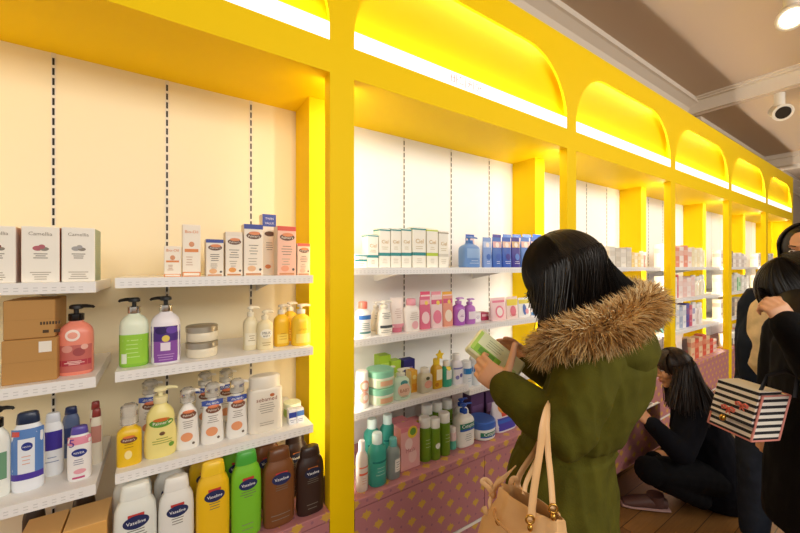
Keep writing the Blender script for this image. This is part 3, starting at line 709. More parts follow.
bottle('pump_bottle', 'violet pump bottle with white label, right one', 'violet bottles', zs, 1.36, 464.5, 474, 298, 'pump', '#BC74C8', '#C890D4', dr=.75, marks=[(R_, -.7, .7, .2, .5, '#F2E6F0')])
carton('carton', 'little white carton beside the violet bottles', None, zs, 1.37, 475, 481, 312, .04, '#F4EEF0', [(L, .2, .8, .3, .7, '#B08AB0', 3)])
carton('carton', 'low dark pink carton between violet and square packs', None, zs, 1.39, 482, 489, 312, .05, '#C84A6A', [(R_, 0, 1, .5, .8, '#F0C0C8')])
refill('square pale pink pack with round pink emblem', None, zs, 1.36, 490, 505, 297, '#F3D0D0', [(O, 0, .38, .55, .55, '#E88098'), (O, 0, .38, .38, .38, '#F8E8E4'), (R_, -.8, .8, .78, .88, '#E88098')])
refill('yellow and red refill pack on the pink shelf', None, zs, 1.36, 505.5, 517, 296, '#F0D8D0', [(R_, -.9, .9, .60, .88, '#E8D040'), (O, 0, .35, .5, .6, '#E07888'), (L, -.6, .6, .1, .2, 2, '#C05A5A')])
refill('white and blue pack beside the yellow and red pack', None, zs, 1.36, 517.5, 529, 297, '#EFEDE8', [(R_, -.9, .9, .70, .9, '#D8C840'), (O, -.1, .4, .3, .6, '#4A6AB0'), (O, .3, .3, .3, .3, '#E8A0A8')])
refill('white pack with a blue base at the shelf end', None, zs, 1.36, 529.5, 541, 301, '#F0E6E6', [(R_, -.95, .95, .06, .28, '#5A92C8'), (O, .1, .6, .5, .4, '#D86A7A')])
# ---- bay right of the post, jar shelf
zs = .9
bottle('spray_bottle', 'tall white mist bottle with orange pattern by post', None, zs, 1.36, 356, 368, 370, 'tall', '#F5EFE6', '#F2ECE2', dr=1, e=2, marks=[(O, 0, .62, .8, .8, '#E8A080'), (O, 0, .62, .5, .5, '#F6E2D4'), (O, -.1, .3, .8, .8, '#EDB49A'), (O, .1, .3, .4, .4, '#F8EBE0'), (L, -.6, .6, .44, .5, 2, '#D8805A')])
jg = bottle('cream_jar', 'mint lidded jar, lower of the stacked pair', 'stacked mint lidded jars', zs, 1.37, 368.5, 391, 397, 'jar', '#E8E8D0', '#8CCBA8', dr=1, cat='jar', h=.073, marks=[(R_, -.9, .9, .08, .5, '#CDE0B8'), (R_, -.5, .6, .14, .44, '#E2B08A')])
again(jg, z=zs+.074, label='mint lidded jar, upper of the stacked pair')
carton('carton', 'lime green carton at the back of the jar shelf', 'lime green cartons', zs, 1.53, 380, 391, 355, .06, '#A6CC38', [(R_, .1, .9, .5, .75, '#C2DE60')], side='#94BC2C')
carton('carton', 'shorter lime green carton at the back', 'lime green cartons', zs, 1.51, 391.5, 401, 360, .05, '#B4D648', [(R_, .1, .9, .3, .5, '#D2E888')], side='#94BC2C')
bottle('pump_bottle', 'small white bottle behind the mint pear bottle', None, zs, 1.45, 385, 394.5, 366, 'curvy', '#F0ECD8', '#F2EEDC', dr=.8, marks=[(O, 0, .4, .5, .4, '#3A6A58')])
bottle('pump_bottle', 'pear shaped mint bottle with a round label', None, zs, 1.355, 391.8, 409.5, 368, 'curvy', '#CFE6CC', '#F0EEDC', dr=.7, marks=[(O, 0, .56, .4, .24, '#3E8C8A'), (O, 0, .32, .7, .6, '#E9C4A8'), (T, 'BABY', 0, .32, .5, '#B06A50'), (L, -.5, .5, .08, .16, 2, '#7AAE8C')])
carton('carton', 'orange and yellow carton behind the pear bottle', None, zs, 1.375, 411.5, 417.5, 370, .05, '#EDB23C', [(O, .5, .7, .3, .3, '#F6DC8A'), (R_, .1, .9, .1, .4, '#E89A2A')], side='#F2D6A0')
carton('carton', 'navy carton lying behind near the slotted upright', None, zs, 1.50, 404, 415, 359, .05, '#2E2C78', [(R_, .2, .8, .5, .7, '#7A6AB8')])
bottle('lotion_bottle', 'clear square bottle with a peach label', None, zs, 1.36, 418.5, 430.5, 367, 'bottle', '#EFE4C4', '#EFE8D8', dr=.7, e=4, trans=.35, marks=[(O, .1, .35, .65, .5, '#E6A890'), (O, 0, .60, .3, .22, '#5A5A38')])
yl = bottle('lotion_bottle', 'golden bottle with a yellow star shaped cap', None, zs, 1.37, 431.5, 441, 358, 'bottle', '#E8B428', '#F6D028', dr=.7, e=3, trans=.2, marks=[(R_, -.5, .8, .3, .66, '#FBF2D0'), (O, -.4, .15, .35, .35, '#C8841C')])
mb = MB(); hst = .05
bl = [(.026*(1 if k % 2 == 0 else .5)*sin(pi*k/5), .026*(1 if k % 2 == 0 else .5)*cos(pi*k/5)) for k in range(10)]
mb.prism(bl[::-1], -.03, -.022, M('#F8D42C', .4)); so = mb.build('star_tag', yl); so.location = (0, 0, .165)
bottle('lotion_bottle', 'teal liquid bottle beside the golden star bottle', None, zs, 1.365, 441.5, 450.5, 360, 'bottle', '#3FB592', '#F0ECE0', dr=.75, trans=.2, marks=[(R_, -.5, .8, .3, .66, '#EFF4E6'), (O, .1, .75, .5, .5, '#F4DC3C')])
bottle('lotion_bottle', 'white bottle with violet dots and ribbed white cap', None, zs, 1.365, 451, 461, 353, 'bottle', '#EEEAF0', '#F6F4F2', dr=.8, marks=[(O, .3, .30, .3, .3, '#5A58A8'), (O, -.4, .25, .3, .3, '#8A88C8'), (R_, -.9, .9, .52, .57, '#7A7AB8')])
zs = .875
bottle('cream_tub', 'white tub with bright blue lid band, left one', 'blue banded white tubs', zs, 1.36, 462, 470, 360, 'tall', '#EEF2F4', '#F4F6F6', dr=1, e=2, cat='jar', marks=[(R_, -.95, .95, .52, .74, '#2E86CC'), (L, -.6, .6, .2, .4, 2, '#9AB8D0')])
bottle('cream_tub', 'white tub with bright blue lid band, right one', 'blue banded white tubs', zs, 1.36, 470.6, 479, 356, 'tall', '#EAF0F4', '#F4F6F6', dr=1, e=2, cat='jar', marks=[(R_, -.95, .95, .50, .68, '#2A7CC6'), (L, -.6, .6, .2, .4, 2, '#9AB8D0')])
bottle('lotion_bottle', 'plain white bottle right of the blue banded tubs', None, zs, 1.37, 480, 490, 352, 'bottle', '#F2EEEA', '#F6F3F0', dr=.8)
for i, p in enumerate((506, 517, 528)):
    bottle('lotion_bottle', ['white bottle with red dot near the held sleeve', 'white bottle with a pale pink label behind the sleeve', 'white round bottle by the column, far shelf end'][i], 'white bottles at the shelf end', zs, 1.38, p-5, p+5, 352+i*2, 'bottle', '#F3EDE6', '#F4F0EA', dr=.85, marks=[(O, 0, .45, .4, .4, ['#C8344A', '#EDB8B8', '#D8D0C4'][i])])
# ---- bay right of the post, ledge
zs = .588
bottle('lotion_bottle', 'clear bottle with orange print beside the post', None, zs, 1.30, 356.5, 367, 440, 'bottle', '#F0E4D8', '#F3EEE6', dr=.9, trans=.3, marks=[(R_, -.8, .8, .34, .38, '#E06A48'), (R_, -.8, .8, .48, .51, '#E88A68'), (L, -.6, .6, .15, .3, 3, '#D8A890')])
tb = bottle('lotion_bottle', 'teal liquid bottle with a clear cap on the ledge', 'teal liquid bottles', zs, 1.305, 369, 385, 432, 'bottle', '#48B8A4', '#DCEFE8', dr=.85, trans=.35, marks=[(R_, -.85, .85, .46, .50, '#1E7E78'), (L, -.6, .6, .2, .4, 3, '#C8F0E4')])
again(tb, x=PX(372, 1.44), y=1.44, label='teal liquid bottle in the rear row, left')
again(tb, x=PX(387.5, 1.44), y=1.44, label='teal liquid bottle in the rear row, right')
bottle('lotion_bottle', 'grey transparent bottle with white label and teal cap', None, zs, 1.305, 387, 399, 437, 'bottle', '#A8B4AE', '#6AB8B0', dr=.8, trans=.4, marks=[(R_, -.2, .9, .18, .50, '#EAE6DC'), (L, 0, .8, .2, .45, 4, '#6a6a66')])
pz = [(401, 420, 426, 1.31, 'front one with a round yellow badge'), (394, 409, 421, 1.43, 'rear one at left'), (409, 423, 421, 1.45, 'rear one at right')]
for i, (pl, pr, pt, y, lab) in enumerate(pz):
    carton('carton', 'tall pink soft pack, ' + lab, 'tall pink packs', zs, y, pl, pr, pt, .06, '#E4A8A4', [(R_, 0, 1, .9, 1, '#D8808C'), (O, .6, .86, .26, .26, '#E8C83C'), (O, .62, .87, .16, .16, '#6A9A3A'), (O, .4, .60, .2, .25, '#F0CFC8'), (O, .6, .3, .22, .3, '#EAC0B8'), (T, 'Mask', .5, .45, .5, '#B86A70')], side='#D8928E', top='#DE8C92')
gb = bottle('foam_bottle', 'green gel bottle with a white cap, first of three', 'green gel bottles', zs, 1.34, 419.5, 429.5, 416, 'tall', '#7CA428', '#F0F0E8', dr=1, e=2, trans=.25, marks=[(L, -.6, .6, .3, .55, 3, '#D8E8B0')])
bottle('foam_bottle', 'green gel bottle with a round white badge', 'green gel bottles', zs, 1.325, 430, 439, 417, 'tall', '#7CA428', '#F0F0E8', dr=1, e=2, trans=.25, marks=[(O, 0, .35, .5, .5, '#F0F2E2')])
again(gb, x=PX(444, 1.33), y=1.33, label='green gel bottle with a white cap, third of three')
for i, p in enumerate((427, 437, 447)):
    again(gb, x=PX(p, 1.45), y=1.45, label='green gel bottle in the rear row, ' + ['left', 'middle', 'right'][i], group='rear row of green gel bottles')
bottle('lotion_bottle', 'small pink and teal bottle between green gels and pump', None, zs, 1.345, 449, 455, 426, 'tall', '#E8C8C4', '#F0E6E0', dr=1, lower=(.4, '#5AB49A'))
bottle('pump_bottle', 'white cleanser pump bottle with a blue pump', None, zs, 1.345, 455, 471.5, 403, 'pump', '#EEECE2', '#2E56B4', collar='#2E56B4', dr=.65, e=3, marks=[(R_, -.85, .85, .40, .58, '#2A7E5C'), (R_, -.85, .85, .40, .45, '#2E5AB0'), (T, 'Cetaphil', 0, .51, .7, '#FFFFFF'), (L, -.6, .6, .14, .34, 4, '#8A948C')])
bottle('pump_bottle', 'white cleanser with blue pump in the rear row', None, zs, 1.47, 455, 467, 398, 'pump', '#EEECE2', '#2E56B4', collar='#2E56B4', dr=.65, e=3)
bottle('cream_jar', 'round white cream tub with a blue lid', None, zs, 1.36, 472, 490, 417, 'jar', '#EEEDE4', '#3C68C0', dr=1, cat='jar', marks=[(R_, -.8, .8, .18, .46, '#2A7E5C'), (R_, -.8, .8, .18, .25, '#2E5AB0'), (T, 'Cetaphil', 0, .34, .6, '#FFFFFF')])
bottle('gift_pack', 'clear wrapped pack of blue, violet and red sachets', None, zs, 1.355, 491.5, 513, 399, 'pouch', '#E6DEE4', dr=.45, e=3.4, cat='pack', marks=[(R_, -.95, .95, .06, .46, '#4A44B0'), (R_, -.95, .95, .30, .40, '#3A66C8'), (R_, -.4, .95, .5, .64, '#D84A3A'), (O, -.2, .78, .4, .3, '#E8943A'), (O, .35, .75, .3, .3, '#D8C8DC'), (R_, -.95, .95, .0, .05, '#F2F0F4')])
carton('carton', 'dark purple carton in the rear, behind the tub', None, zs, 1.47, 471, 484, 392, .07, '#5A3C6A', [(R_, .1, .9, .3, .6, '#7A5A8C')])
carton('carton', 'dark purple carton in the rear, behind the wrapped pack', None, zs, 1.47, 486, 499, 390, .07, '#4C3060', [(R_, .1, .9, .3, .6, '#8A6A9C')])

# ---- bays farther off: rows filled in world units
def xr(n): return X0+n*PITCH
def row(n, z, specs, place, y=1.36, x=None):
    """specs = (count, kind, width, height, colours, what); steps along the shelf from x"""
    cx = x if x is not None else xr(n)+.05
    for cnt, kind, wd, h, cols, what in specs:
        grp = what + 's ' + place
        for i in range(cnt):
            c = cols[i % len(cols)]; c2 = '#%02X%02X%02X' % tuple(int(.55*int(c[q:q+2], 16)+.45*int(cols[(i+1) % len(cols)][q:q+2], 16)) for q in (1, 3, 5))
            nth = ['first', 'second', 'third', 'fourth', 'fifth', 'sixth', 'seventh', 'eighth', 'ninth'][i]
            lab = (nth + ' ' if cnt > 1 else '') + what + ' ' + place; hh = h*(1+.06*math.sin(i*2.1+n)); xc = cx+wd/2
            if kind == 'box':
                o = MB().box(-wd/2, wd/2, 0, .075, 0, hh, M(c, .42, name='printed card'), bev=.001)
                o.box(-wd/2+.002, wd/2-.002, -.0004, 0, hh*.55, hh*.8, M(c2, .42, name='print')).box(-wd*.3, wd*.3, -.0006, 0, hh*.2, hh*.3, M(c2, .42, name='print'))
                o.box(-wd/2-.0004, -wd/2, .002, .073, hh*.6, hh*.8, M(c2, .42, name='print'))
                tag(o.build('carton', loc=(xc, y, z)), lab, 'box', grp)
            else:
                s = {'btl': 'bottle', 'tall': 'tall', 'pump': 'pump', 'pouch': 'pouch', 'jar': 'jar'}[kind]
                nm = {'pouch': 'refill_pouch', 'jar': 'cream_jar', 'pump': 'pump_bottle'}.get(kind, 'lotion_bottle')
                bottle(nm, lab, grp, z, y+.03, 500, 510, 300, s, c, '#F2EEE6' if kind != 'pouch' else None, marks=[(R_, -.7, .7, .25, .5, c2)], dr=.6 if kind != 'pouch' else .35, h=hh, w_=wd*.94, cat={'pouch': 'pouch', 'jar': 'jar'}.get(kind, 'bottle')).location.x = xc
            cx += wd+.004
    return cx
W1 = ['#EFE9DF', '#D9CBB8']; W2 = ['#F2EEE8', '#C8B8A0']
row(1, 1.495, [(2, 'pump', .06, .17, ['#A8D0DC', '#E8F0F0'], 'pale aqua bottle')], 'beside the hair of the woman', y=1.40, x=PX(577, 1.4))
row(1, 1.495, [(4, 'box', .085, .15, ['#E2DCD0', '#C9BFB0'], 'grey white carton'), (4, 'box', .05, .115, ['#E7C878', '#EFE4CC'], 'amber and white carton'), (2, 'tall', .05, .13, ['#EFE6D8', '#E0A890'], 'cream bottle')], 'on the top shelf of the third bay', x=PX(609.5, 1.36))
row(1, 1.2, [(6, 'pouch', .075, .17, ['#E8A0A8', '#F2D8D0', '#F0C8A0'], 'pastel pouch'), (6, 'box', .07, .16, ['#F0E4E0', '#D890A0'], 'pink and white carton')], 'on the middle shelf of the third bay', x=PX(585, 1.36))
row(1, .9, [(4, 'btl', .075, .17, ['#E8EEF0', '#6A98C8'], 'white and blue bottle'), (6, 'btl', .07, .19, ['#F0EAE2', '#C84A4A', '#E8D8C8'], 'white and red bottle')], 'on the lower shelf of the third bay', x=PX(585, 1.36))
row(1, ZL, [(4, 'box', .07, .18, ['#E9E0D4', '#B0443C', '#D8CDBE'], 'white and dark red carton'), (3, 'btl', .07, .2, ['#EFE8DC', '#4A7A4A'], 'white and green bottle'), (4, 'btl', .07, .19, ['#3A2A24', '#C84A3A', '#EFE8DC'], 'brown and white bottle')], 'on the third ledge by the crouching woman', y=1.31, x=PX(600, 1.31))
p4 = 'in the fourth bay, '
row(2, 1.495, [(1, 'box', .09, .2, ['#EFE6DC', '#E0A890'], 'white carton'), (1, 'box', .06, .2, ['#4A4048', '#C8B8A8'], 'dark carton'), (5, 'box', .10, .2, ['#F0E4DC', '#E08A70'], 'white and coral carton'), (5, 'box', .07, .19, ['#E8D8A8', '#F2EAD0'], 'sand coloured carton')], p4+'top row', x=xr(2)+.06)
row(2, 1.2, [(3, 'box', .10, .2, ['#EFE9DF', '#D8CFC2'], 'off white carton'), (1, 'box', .03, .21, ['#D85A68', '#F0C8C8'], 'thin red carton'), (4, 'box', .10, .19, ['#F0E2DC', '#E8C0B8'], 'blush carton'), (4, 'btl', .08, .2, ['#EADFC0', '#F2EBD8'], 'cream bottle')], p4+'middle row', x=xr(2)+.06)
row(2, .9, [(3, 'box', .09, .22, ['#6AA8A8', '#D8E8E4'], 'teal carton'), (3, 'box', .08, .22, ['#EFECEC', '#A8B4CC'], 'grey blue carton'), (3, 'box', .075, .22, ['#4A4AA0', '#C84A68', '#F0E8E8'], 'navy and red carton'), (3, 'btl', .08, .22, ['#F0EAE4', '#D8C8C0'], 'pearl bottle')], p4+'lower row', x=xr(2)+.06)
row(2, ZL, [(4, 'pouch', .13, .2, ['#C84038', '#E89A48', '#EFE4DC', '#4A3430'], 'red patterned pack'), (5, 'box', .10, .2, ['#EAC8A0', '#D85A40'], 'orange and red carton'), (2, 'box', .1, .14, ['#D8382C', '#F0D8C8'], 'scarlet carton')], p4+'on the ledge', y=1.31, x=xr(2)+.02)
p5 = 'in the fifth bay, '
row(3, 1.495, [(4, 'box', .11, .19, ['#DCD2C8', '#8A7C74'], 'grey carton'), (5, 'box', .11, .17, ['#EFE8E0', '#C8B8B0'], 'pale carton')], p5+'top row', x=xr(3)+.06)
row(3, 1.2, [(5, 'box', .12, .2, ['#E8E2D6', '#C2B8A8'], 'ivory carton'), (2, 'btl', .09, .22, ['#3AA84A', '#D8F0D0'], 'vivid green bottle'), (3, 'box', .1, .18, ['#EFE9E0', '#C8C0B4'], 'chalk carton')], p5+'middle row', x=xr(3)+.06)
row(3, .9, [(5, 'box', .1, .22, ['#E4D8C8', '#7A6A60', '#C8A880'], 'tan carton'), (4, 'box', .1, .2, ['#EADCC0', '#B89878'], 'wheat carton')], p5+'lower row', x=xr(3)+.06)
row(3, ZL, [(4, 'jar', .14, .14, ['#EFEAE4', '#2A2428'], 'white and black jar'), (4, 'box', .12, .2, ['#EFE4DC', '#C8544C'], 'white and rust carton')], p5+'on the ledge', y=1.31, x=xr(3)+.02)
p6 = 'in the last bay, '
for i, z in enumerate((1.495, 1.2, .9)):
    row(4, z, [(6, 'box', .14, .19, [['#E0D6CC', '#B0A498'], ['#EFE6DC', '#D8B8A8'], ['#E4DCCC', '#98B0A8']][i], ['grey brown carton', 'rosy carton', 'sage carton'][i])], p6+lv[i]+' row', x=xr(4)+.06)
# cartons standing in the open drawer
x = xr(1)+.08
for i in range(4):
    c = ['#F2EFEA', '#E7E2DA', '#F4F1EC', '#DDE4E2'][i]
    o = MB().box(-.05, .05, 0, .09, 0, .24+.02*(i % 2), M(c, .5, name='printed card'), bev=.001).box(-.04, .04, -.0005, 0, .1, .15, M('#B8C4C8', .5)).build('carton', loc=(x+i*.13, D0-.12, .273))
    tag(o, ['first', 'second', 'third', 'fourth'][i] + ' white carton standing in the pulled out pink drawer', 'box', 'white cartons in the open drawer')

# ------------------------------------------------------------------ people
def lat(l, Z, z): return FWD*Z + RGT*l + UP*z           # lateral, depth, height
def bake(ob):
    bpy.context.view_layer.update()
    me = bpy.data.meshes.new_from_object(ob.evaluated_get(bpy.context.evaluated_depsgraph_get()))
    old = ob.data; bpy.data.objects.remove(ob); bpy.data.meshes.remove(old)
    return me
def blend(mb, name, mat, vox=.006, it=4, parent=None, wrinkle=None, base=None):
    """join overlapping closed shapes into one continuous skin"""
    me = mb.mesh('t'); ob = bpy.data.objects.new('t', me); COL.objects.link(ob)
    r = ob.modifiers.new('r', 'REMESH'); r.mode = 'VOXEL'; r.voxel_size = vox
    s = ob.modifiers.new('s', 'SMOOTH'); s.factor = .5; s.iterations = it
    m2 = bake(ob); m2.name = name; m2.materials.clear(); m2.materials.append(mat)
    n = len(m2.vertices); co = np.empty(n*3); m2.vertices.foreach_get('co', co); co = co.reshape(-1, 3)
    if wrinkle:
        no = np.empty(n*3); m2.vertices.foreach_get('normal', no); no = no.reshape(-1, 3)
        co = co + no*np.array([wrinkle(Vector(c)) for c in co])[:, None]
    o = bpy.data.objects.new(name, m2); COL.objects.link(o)
    if base is not None: co = co - np.array(base); o.location = base
    if parent: o.parent = parent; o.location = (0, 0, 0); co = co - np.array(parent.location)
    m2.vertices.foreach_set('co', co.reshape(-1)); m2.update()
    m2.polygons.foreach_set('use_smooth', [True]*len(m2.polygons))
    return o
def put(mb, name, parent, smooth=True):
    p = parent.location; mb.v = [(v[0]-p[0], v[1]-p[1], v[2]-p[2]) for v in mb.v]
    return mb.build(name, parent, smooth, sharp=50)
def limb(mb, pts, rad, m, seg=14):
    """tapered limb with round ends, through pts with smooth bends"""
    P = [Vector(p) for p in pts]; Q = []; R = []
    for i in range(len(P)-1):
        for k in range(6):
            t_ = k/6; Q.append(P[i].lerp(P[i+1], t_)); R.append(rad[i]+(rad[i+1]-rad[i])*t_)
    Q.append(P[-1]); R.append(rad[-1])
    mb.tube(Q, R, m, seg)
    for p, r in ((P[0], rad[0]), (P[-1], rad[-1])): mb.ell(p, (r, r, r), m, None, 12, 8)
    for p, r in zip(P[1:-1], rad[1:-1]): mb.ell(p, (r, r, r), m, None, 12, 8)
def rings(mb, rows, axl, axf, m, seg=28, e=2.2):
    """torso: rows = (lateral, depth, height, half width along axl, half depth along axf)"""
    vs = []; fs = []
    for l_, Z, z, a, b in rows:
        c = lat(l_, Z, z)
        for k in range(seg):
            th = 2*pi*k/seg; x, y = cos(th), sin(th)
            vs.append(c + axl*(a*math.copysign(abs(x)**(2/e), x)) + axf*(b*math.copysign(abs(y)**(2/e), y)))
    n = len(rows)
    for i in range(n-1):
        for k in range(seg):
            k2 = (k+1) % seg; fs.append([i*seg+k, i*seg+k2, (i+1)*seg+k2, (i+1)*seg+k])
    fs.append(list(range(seg-1, -1, -1))); fs.append([(n-1)*seg+k for k in range(seg)])
    mb.add(vs, fs, m)
SKIN = M('#D9A27C', .5, name='skin'); t = NT(SKIN)
SKIN.node_tree.nodes['Principled BSDF'].inputs['Subsurface Weight'].default_value = .12
SKIN.node_tree.nodes['Principled BSDF'].inputs['Subsurface Radius'].default_value = (.012, .004, .002)
t.bump(t.noise(90), .05, .002)
def frame(f, up=UP):
    f = f.normalized(); l_ = up.cross(f).normalized(); return l_, f, f.cross(l_)
def head(mb, c, f, s=1.0):
    l_, f, u = frame(f); ax = (l_, f, u)
    def p(x, y, z): return c + (l_*x + f*y + u*z)*s
    def el(x, y, z, a, b, d): mb.ell(p(x, y, z), (a*s, b*s, d*s), SKIN, ax, 18, 12)
    el(0, -.012, .032, .074, .093, .083); el(0, .022, -.035, .060, .068, .085); el(0, .066, -.102, .023, .021, .019)
    el(0, .079, .032, .048, .014, .013)
    for q in (-1, 1):
        el(q*.036, .060, -.028, .026, .026, .026); el(q*.073, -.006, -.008, .010, .019, .032); el(q*.012, .094, -.036, .009, .010, .008)
    mb.tube([p(0, .086, .015), p(0, .100, -.012), p(0, .111, -.034)], [.007*s, .008*s, .0105*s], SKIN, 10); el(0, .110, -.035, .0105, .010, .009)
    el(0, .089, -.064, .021, .010, .0055); el(0, .086, -.075, .018, .010, .007); el(0, .078, -.055, .03, .015, .02)
def face_parts(par, c, f, s=1.0):
    l_, f, u = frame(f); ax = (l_, f, u)
    def p(x, y, z): return c + (l_*x + f*y + u*z)*s
    for q in (-1, 1):
        mb = MB().ell(p(q*.032, .076, .006), (.0125*s, .0125*s, .0062*s), M('#F2ECE4', .25, name='eye white'), ax, 14, 10)
        mb.ell(p(q*.032, .0862, .006), (.0056*s, .0032*s, .0056*s), M('#1A100B', .1, name='iris'), ax, 12, 8)
        put(mb, 'eye', par)
        put(MB().tube([p(q*.018, .093, .016), p(q*.032, .0935, .0185), p(q*.047, .083, .014)], [.0014, .002, .0012], M('#1C120D', .6), 6), 'eyelash', par)
        put(MB().tube([p(q*.014, .0945, .032), p(q*.032, .0945, .037), p(q*.050, .082, .032)], [.0022, .003, .0015], M('#2A1B13', .7), 6), 'eyebrow', par)
    put(MB().ell(p(0, .0945, -.064), (.019*s, .0062*s, .0040*s), M('#B8605A', .4, name='lips'), ax, 14, 8).ell(p(0, .0915, -.0735), (.016*s, .0062*s, .0052*s), M('#B8605A', .4, name='lips'), ax, 14, 8), 'lips', par)
def hand(mb, wr, d, n, hint, curls=(.5, .55, .6, .65), s=1.0, thumb=(.75, .55, .35), tb=.35):
    d = d.normalized(); n = (n - d*n.dot(d)).normalized(); si = d.cross(n)
    if si.dot(hint) < 0: si = -si
    m = SKIN
    mb.tube([wr - d*.02, wr + d*.01*s, wr + d*.045*s, wr + d*.082*s], [(.026*s, .019*s), (.027*s, .019*s), (.038*s, .017*s), (.038*s, .013*s)], m, 16, upv=n)
    mb.ell(wr + d*.045*s + si*.022*s + n*.008*s, (.018*s, .018*s, .016*s), m)
    L_ = (.070, .078, .072, .056); res = []
    for i in range(4):
        q = wr + d*(.080 - .004*abs(i-1.2))*s + si*(.028-.0185*i)*s; th = curls[i]*.45; r = (.0088, .009, .0086, .0076)[i]*s
        pts = [q - d*.02*s, q]; rr = [r, r*1.02]
        for k, fr in enumerate((.45, .31, .24)):
            dd = d*cos(th) + n*sin(th) + si*(.07*(1.5-i)/1.5)*(1 if k == 0 else .5)
            q = q + dd.normalized()*L_[i]*s*fr; pts.append(q); rr.append(r*(.95-.1*k)); th += curls[i]*(1.0, .75, 0)[k]
        limb(mb, pts, rr, m, 10); res.append((pts[-1], dd, r))
    q = wr + d*.022*s + si*.022*s; dd = (si*thumb[0] + d*thumb[1] + n*thumb[2]).normalized(); pts = [q]; rr = [.0125*s]
    for k, ln in enumerate((.040, .031, .026)):
        q = q + dd*ln*s; pts.append(q); rr.append((.0108, .0098, .0082)[k]*s); dd = (dd + (d*.6 + n*.4)*tb).normalized()
    limb(mb, pts, rr, m, 10)
def hair_mat(c1, c2, name):
    m = M(c1, .42, name=name, spec=.35); t = NT(m); v = t.obj()
    nz = t.noise(30, t.scaled(v, (2.2, 2.2, .35)), 4)
    r = t.n('ShaderNodeValToRGB'); t.l(nz, r.inputs[0]); r.color_ramp.elements[0].position = .35; r.color_ramp.elements[0].color = lin(c1); r.color_ramp.elements[1].position = .75; r.color_ramp.elements[1].color = lin(c2)
    t.l(r.outputs[0], t.b.inputs['Base Color']); return m
def cr(P, n):
    """Catmull-Rom through P"""
    P = [P[0]*2-P[1]] + P + [P[-1]*2-P[-2]]; out = []
    for i in range(1, len(P)-2):
        for k in range(n):
            t_ = k/n; a, b, c, d = P[i-1:i+3]
            out.append(.5*((2*b)+(c-a)*t_+(2*a-5*b+4*c-d)*t_*t_+(3*b-a-3*c+d)*t_**3))
    out.append(P[-2]); return out
def strands(mb, c, ax, rad, ends, count, mat, w0=.0022, off=.004, rnd=None, lo=95, part=None):
    """locks from the crown over the skull, then down to one of ends = (az0, az1, centre, spread, weight)"""
    rnd = rnd or random; l_, f, u = ax
    for _ in range(count):
        g = rnd.choices(ends, [e_[4] for e_ in ends])[0]; q = rnd.random()
        az = radians(g[0]+(g[1]-g[0])*q)
        def sp(pol, k): return c + (l_*(sin(az)*rad[0]*sin(pol)) + f*(cos(az)*rad[1]*sin(pol)) + u*(rad[2]*cos(pol)))*k
        k = 1 + rnd.random()*off/.1
        p0 = 3+20*rnd.random(); P = [sp(radians(p0+(78-p0)*j/4), k) for j in range(5)]
        if lo > 80: P.append(sp(radians(lo+rnd.uniform(-6, 6)), k))
        e0, e1 = g[2] if isinstance(g[2], tuple) else (g[2], g[2])
        P.append(e0.lerp(e1, q) + Vector((rnd.gauss(0, g[3]), rnd.gauss(0, g[3]), rnd.gauss(0, g[3]*.8))))
        pts = cr(P, 5); m_ = len(pts); w_ = w0*rnd.uniform(.6, 1.4)
        mb.tube(pts, [(w_*(1-.75*max(0, i/(m_-1)-.5)*2), w_*.5) for i in range(m_)], mat, 4, cap=False)
def cloth(col, rough=.85, name='cloth', weave=260, sheen=0):
    m = M(col, rough, name=name, sheen=sheen, spec=.12); t = NT(m); v = t.obj()
    a = t.noise(weave, v, 2); b = t.noise(7, v, 4)
    t.bump(t.math('ADD', t.math('MULTIPLY', a, .25), b), .35, .012)
    d = lin(col); r = t.n('ShaderNodeValToRGB'); t.l(t.noise(16, v, 5), r.inputs[0])
    r.color_ramp.elements[0].position = .3; r.color_ramp.elements[0].color = tuple(k*.78 for k in d[:3])+(1,)
    r.color_ramp.elements[1].position = .7; r.color_ramp.elements[1].color = tuple(min(1, k*1.15) for k in d[:3])+(1,)
    t.l(r.outputs[0], t.b.inputs['Base Color']); return m
def folds(amp, sc=(9, 9, 5)):
    def fn(p):
        q = Vector((p.x*sc[0], p.y*sc[1], p.z*sc[2]))
        return amp*(noise.noise(q) + .5*(1-2*abs(noise.noise(q*2.1+Vector((3, 1, 7))))))
    return fn
def shoe(par, ank, d, col, sole='#D8D0C4', L_=.25):
    d = Vector((d.x, d.y, 0)).normalized(); s_ = Vector((-d.y, d.x, 0)); z0 = .004
    def p(a, z): q = ank + d*a; return Vector((q.x, q.y, z))
    mb = MB(); mb.tube([p(-.06, .045), p(-.02, .05), p(.06, .045), p(.14, .034), p(.18, .028)], [(.028, .03), (.036, .045), (.04, .038), (.042, .028), (.028, .018)], M(col, .5), 14, upv=UP)
    mb.tube([ank+UP*.04, p(-.01, .04)], [.046, .042], M(col, .5), 14)
    o = put(mb, 'shoe', par)
    mb = MB().tube([p(-.075, .014), p(-.02, .014), p(.06, .014), p(.15, .014), p(.19, .014)], [(.03, .012), (.038, .012), (.042, .012), (.043, .012), (.03, .012)], M(sole, .6), 12, upv=UP)
    mb.v = [(v[0]-par.location[0], v[1]-par.location[1], v[2]-par.location[2]) for v in mb.v]; mb.build('sole', o, True)

